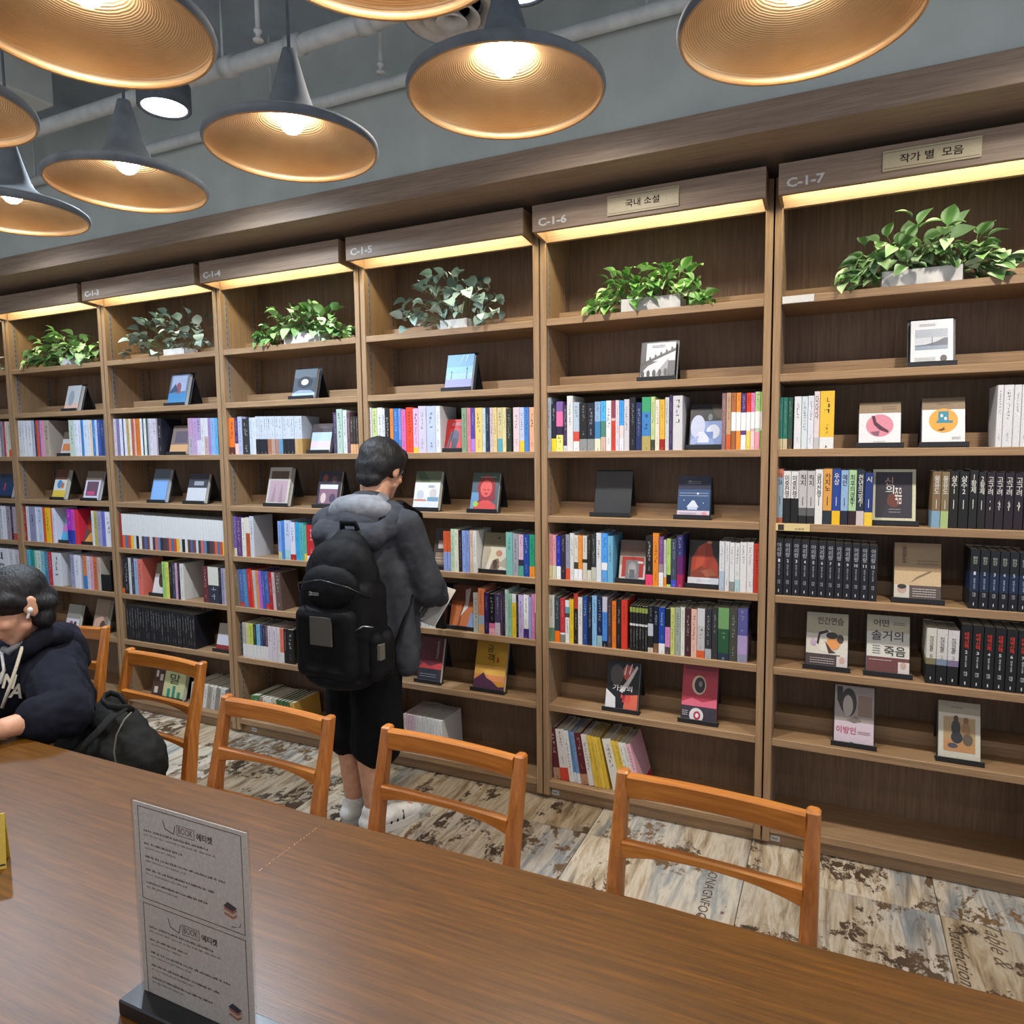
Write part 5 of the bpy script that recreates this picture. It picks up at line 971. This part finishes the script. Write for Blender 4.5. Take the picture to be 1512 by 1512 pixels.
# backpack (worn, so it stays its own thing)
e = empty('backpack', (-1.42, -.66, .66)); tag(e, 'black backpack with grey reflective patch worn by the standing person', 'backpack')
b = MB()
def rbox(b, x0, x1, y0, y1, z0, z1, r):
    for x in (x0+r, x1-r):
        for y in (y0+r, y1-r): b.cap((x, y, z0+r), (x, y, z1-r), r, r)
    b.box((x0+r, y0, z0+r), (x1-r, y1, z1-r)); b.box((x0, y0+r, z0+r), (x1, y1-r, z1-r)); b.box((x0+r, y0+r, z0), (x1-r, y1-r, z1))
    for y in (y0+r, y1-r):
        for z in (z0+r, z1-r): b.cap((x0+r, y, z), (x1-r, y, z), r, r)
rbox(b, -.165, .165, -.085, .085, .015, .40, .06); b.ell((0,.0,.40), (.158,.085,.145)); b.ell((0,.04,.47), (.10,.05,.10)); b.ell((0,-.03,.03), (.15,.085,.045))
organic(b, 'main_bag', M['nylon'], e, .008, 6, (.010, .07))
b = MB(); rbox(b, -.140, .125, -.112, -.05, .035, .300, .035); organic(b, 'front_pocket', M['nylon'], e, .007, 5, (.006, .05))
b = MB(); b.ell((0,-.070,.37), (.128,.045,.085)); organic(b, 'top_pocket', M['nylon'], e, .007, 5, (.006, .05))
b = MB(); rbox(b, .135, .195, -.06, .06, .03, .21, .028); organic(b, 'side_pocket', M['nylon'], e, .007, 5, (.006, .05))
b = MB(); b.bbox((-.060,-.1205,.165),(.040,-.1125,.272),.003,'5c5a54'); b.build('reflective_patch', M['matte'], e)
b = MB(); b.bbox((.170,-.052,.115),(.1985,-.022,.175),.003,'6c685c'); b.build('side_patch', M['matte'], e)
b = MB(); T = Matrix.Translation((-.028,-.1165,.352)) @ Matrix.Rotation(RAD(-6),4,'X'); b.box((-.030,-.0005,-.006),(-.022,.002,.007),'d8d8d4',0,T); b.box((-.0285,-.001,-.0042),(-.0235,-.0004,.0052),'141416',0,T)
puttext(b, 'NATIONAL', T @ Matrix.Translation((-.002,-.0012,.0035)) @ FRONT, w=.034, h=.0045, col='d8d8d4', bold=.02); puttext(b, 'GEOGRAPHIC', T @ Matrix.Translation((-.002,-.0012,-.003)) @ FRONT, w=.034, h=.0045, col='d8d8d4', bold=.02); b.build('logo', M['matte'], e)
b = MB(); b.tube([(-.158,-.05,.34),(-.11,-.112,.385),(0,-.122,.405),(.11,-.112,.385),(.158,-.05,.34)], .0035, 6); b.build('zip', M['plastic'], e)
b = MB(); b.tube([(-.04,.06,.545),(-.03,.045,.59),(.03,.045,.59),(.04,.06,.545)], [(.006,.014)]*4, 8); b.build('grab_handle', M['nylon'], e)
for sx in (-1, 1):
    b = MB(); b.tube([(sx*.07,.07,.50),(sx*.11-.03,.14,.60),(sx*.125-.04,.26,.655),(sx*.135-.04,.37,.60),(sx*.14-.04,.40,.45)], [(.024,.008)]*5, 10); b.build('shoulder_strap', M['nylon'], e)
    b = MB(); b.tube([(sx*.14,.06,.06),(sx*.155,.13,.16),(sx*.16,.22,.30)], [(.011,.003)]*3, 8); b.build('strap_webbing', M['nylon'], e)
b = MB(); b.tube([(-.176,-.02,.235),(-.178,-.03,.265),(-.176,-.045,.262),(-.175,-.042,.232),(-.176,-.02,.235)], .0035, 6); b.build('buckle', M['steel'], e)
b = MB(); b.tube([(.120,-.092,.225),(.150,-.085,.245),(.176,-.06,.238)], .003, 6); b.build('zip_pull', M['steel'], e)
# the open book in the hands
q = at(640, 892, Y=-.20); e = empty('open_book', q); tag(e, 'open white paperback held in the hands of the standing person', 'book')
e.rotation_euler = (RAD(-40), RAD(8), RAD(-12))
b = MB(); b.bbox((-.125,-.006,-.09),(-.002,0,.09),.001,'e8e4dc'); b.bbox((-.002,-.006,-.09),(.07,0,.09),.001,'e8e4dc'); b.build('cover', M['print'], e)
for k in range(7):
    b = MB(); s = -1 if k < 3 else 1; n = 8; vs = []
    for i in range(n+1):
        t = i/n; ang = RAD(12+13*k if s > 0 else 14+8*k); x = s*.072*t*cos(ang)*(1) ; y = -.007 - .068*t*sin(ang) - .012*sin(pi*t)
        vs += [(x, y, -.086), (x, y, .086)]
    b.add(vs, [(2*i,2*i+2,2*i+3,2*i+1) for i in range(n)], 'f0eee8', smooth=True); b.build('page', M['print'], e)

# seated person in a navy hoodie, leaning on the table
PW = empty('person', (-2.30, -1.30, 0)); tag(PW, 'seated person with tied black hair in navy hoodie leaning over the table', 'person')
O2 = Vector((-2.30, -1.30, 0)); K_ = lambda x, y, z: Vector((x, y, z)) - O2
WA = lambda px, py, y: at(px, py, Y=y) - O2
b = MB(); HW = WA(21, 893, -1.45)
wp, wR = head(b, HW, (-.16, -.86, -.46), 1.0)
NK = WA(44, 950, -1.385)
b.cap(NK, HW+Vector((.0,.02,-.04)), .050, .048)
WLS = WA(70, 985, -1.385); WRS = WLS + Vector((-.33,-.02,0)); CH = (WLS+WRS)*.5
b.chain([K_(-2.50,-1.10,.55), K_(-2.38,-1.22,.72), CH+Vector((-.01,.03,-.06))], [.13,.11,.10]); b.cap(WRS, WLS, .045, .045)
WLE, WLW = WA(97, 1052, -1.485), WA(2, 1076, -1.645)
WRE, WRW = K_(-2.50,-1.56,.81), K_(-2.33,-1.75,.785)
b.chain([WLS, WLE, WLW], [.047,.040,.027]); b.chain([WRS, WRE, WRW], [.047,.042,.028])
hand(b, WLW, (-.8,-.45,-.02), (0,0,1), .35, 1, .95); hand(b, WRW, (.75,-.5,-.02), (0,0,1), .4, -1, .95)
for sx in (-1, 1):
    hx = -2.53+sx*.09; b.chain([K_(hx,-1.10,.53), K_(hx+.05,-1.50,.56), K_(hx+.05,-1.44,.10)], [.085,.06,.038]); b.cap(K_(hx+.05,-1.44,.06), K_(hx+.06,-1.60,.04), .036, .028)
organic(b, 'body', M['skin'], PW, .0055, 4)
face_details(wp, wR, 1.0, PW, closed=True)
b = MB(); er = wR.to_euler(); b.ell(wp(0,-.016,.036), (.082,.096,.080), er); b.ell(wp(0,-.048,.000), (.072,.056,.070), er); b.ell(wp(0,.042,.076), (.058,.046,.034), er)
for sx in (-1, 1): b.cap(wp(sx*.062,.03,.045), wp(sx*.056,-.065,-.035), .028, .026)
b.cap(wp(0,-.075,-.03), WA(60,908,-1.40), .040, .036); b.ell(WA(65,911,-1.40), (.036,.032,.036))
organic(b, 'hair', M['hair'], PW, .006, 5, (.004, .02))
sx = -1 if wp(-1,0,0).x > wp(1,0,0).x else 1
b = MB(); q0 = wp(sx*.090,-.004,-.010); b.ell(q0, (.008,.008,.009), n=12, m=8); b.cap(q0, q0+Vector((-.004,-.006,-.022)), .0042, .0038, n=8); b.build('earbud', M['white'], PW)
# hoodie
b = MB(); b.chain([K_(-2.50,-1.10,.56), K_(-2.38,-1.20,.70), CH+Vector((-.01,.04,-.05))], [.17,.155,.135]); b.cap(WRS, WLS, .072, .076); b.cap(CH, CH+Vector((.0,-.02,.03)), .085, .07)
b.chain([WLS, WLE, WLE.lerp(WLW,.40)+Vector((0,0,.006))], [.078,.074,.060]); b.chain([WRS, WRE, WRE.lerp(WRW,.5)+Vector((0,0,.012))], [.082,.074,.058])
b.cap(WA(92,975,-1.33), WA(102,1055,-1.43), .068, .066); b.cap(WLE.lerp(WLW,.3), WLE.lerp(WLW,.42)+Vector((0,0,.004)), .066, .064)
organic(b, 'hoodie', M['navy'], PW, .007, 5, (.020, .06))
b = MB(); pth = [WA(22,962,-1.47), WA(46,940,-1.45), WA(66,926,-1.40), WA(84,925,-1.34), WA(98,938,-1.28)]
b.chain([p+Vector((0,0,-.028)) for p in pth], [.018,.026,.031,.040,.042]); b.chain([WA(84,942,-1.33), WA(104,953,-1.28), WA(112,975,-1.27)], [.046,.048,.046]); b.cap(WA(60,950,-1.36), WA(98,958,-1.30), .036, .046)
b.chain([WA(96,940,-1.27), NK+Vector((-.10,.10,.0)), NK+Vector((-.13,.0,.01)), NK+Vector((-.10,-.07,-.02))], [.046,.044,.040,.030])
organic(b, 'hood', M['navy'], PW, .007, 5, (.012, .045))
b = MB(); b.tube([WA(4,958,-1.485), WA(14,962,-1.48), WA(24,954,-1.465), WA(34,943,-1.44)], [.009,.012,.011,.008], 8); b.build('shirt_collar', M['hood_in'], PW)
b = MB(); b.cap(K_(-2.58,-1.10,.55), K_(-2.48,-1.10,.55), .125, .125)
for sx in (-1, 1):
    hx = -2.53+sx*.09; b.chain([K_(hx,-1.12,.54), K_(hx+.05,-1.50,.56), K_(hx+.05,-1.44,.13)], [.105,.080,.062])
organic(b, 'trousers', M['shorts'], PW, .008, 5, (.012, .07))
for sx in (-1, 1):
    hx = -2.53+sx*.09; b = MB(); b.chain([K_(hx+.05,-1.42,.05), K_(hx+.055,-1.52,.05), K_(hx+.06,-1.63,.036)], [.044,.044,.034]); organic(b, 'shoe', M['sock'], PW, .007, 4)
# black canvas bag slumped on the pulled-out chair
e = empty('canvas_bag', (-1.80, -1.34, .452)); tag(e, 'slumped black canvas backpack with looped handle on the pulled-out chair', 'bag')
b = MB(); 
b.chain([(0,0,.10),(.0,.01,.22),(-.01,.03,.29)], [.115,.085,.040], sx=.85, ax=(0,1,0)); b.ell((0,.0,.075), (.20,.125,.075)); b.ell((.06,.0,.13), (.155,.11,.115)); b.ell((-.10,-.01,.10), (.12,.10,.10)); b.ell((.03,.01,.20), (.10,.085,.09))
for i in range(6):
    a = -1.4+.5*i; b.cap((-.01+.02*cos(a),.02,.29), (.05+.15*sin(a*.9)*.9,-.105*cos(a*.5),.10), .018, .030)
organic(b, 'bag_body', M['bagcloth'], e, .008, 4, (.020, .05))
OB = Vector((-1.80, -1.34, .452)); BA = lambda px, py, y: at(px, py, Y=y) - OB
b = MB(); b.tube([BA(186,1040,-1.36), BA(176,1027,-1.35), BA(164,1023,-1.35), BA(154,1027,-1.37), BA(152,1036,-1.40), BA(160,1043,-1.42), BA(174,1045,-1.42), BA(188,1045,-1.39), BA(196,1050,-1.37)], [(.005,.010)]*9, 10); b.build('grab_handle', M['bagcloth'], e)
b = MB(); b.tube([BA(182,1046,-1.40), BA(165,1058,-1.44), BA(145,1080,-1.47), BA(118,1106,-1.50), BA(100,1125,-1.52)], [(.020,.005)]*5, 8); b.build('shoulder_strap', M['bagcloth'], e)
b = MB(); b.tube([BA(194,1052,-1.42), BA(184,1062,-1.455), BA(172,1085,-1.475), BA(168,1110,-1.485), BA(172,1135,-1.49)], .0022, 6, '77776f'); b.build('zip_line', M['matte'], e)
# drawstrings and chest letters of the navy hoodie
def on_front(px, py, d): return at(px, py, Y=d) - O2
b = MB(); b.tube([on_front(33,955,-1.475), on_front(24,985,-1.505), on_front(14,1015,-1.522), on_front(3,1045,-1.535)], .0048, 8); b.build('drawstring', M['cord'], PW)
b = MB(); b.tube([on_front(2,960,-1.47), on_front(6,990,-1.50), on_front(0,1010,-1.52)], .0042, 8); b.build('drawstring', M['sock'], PW)
for s, px, py, y, w_ in (('A', 25, 1020, -1.490, .034), ('N', 14, 1006, -1.502, .030), ('A', 2, 1000, -1.510, .030)):
    T = Matrix.Translation(on_front(px, py, y)) @ Matrix.Rotation(RAD(52), 4, 'Z') @ Matrix.Rotation(RAD(-16), 4, 'X') @ FRONT @ Matrix.Rotation(RAD(-14), 4, 'Z')
    b = MB(); puttext(b, s, T, w=w_, h=.042, col='d4cfbe', bold=.03); o = b.build('chest_letter', M['matte'], PW)
    so = o.modifiers.new('felt', 'SOLIDIFY'); so.thickness = .003
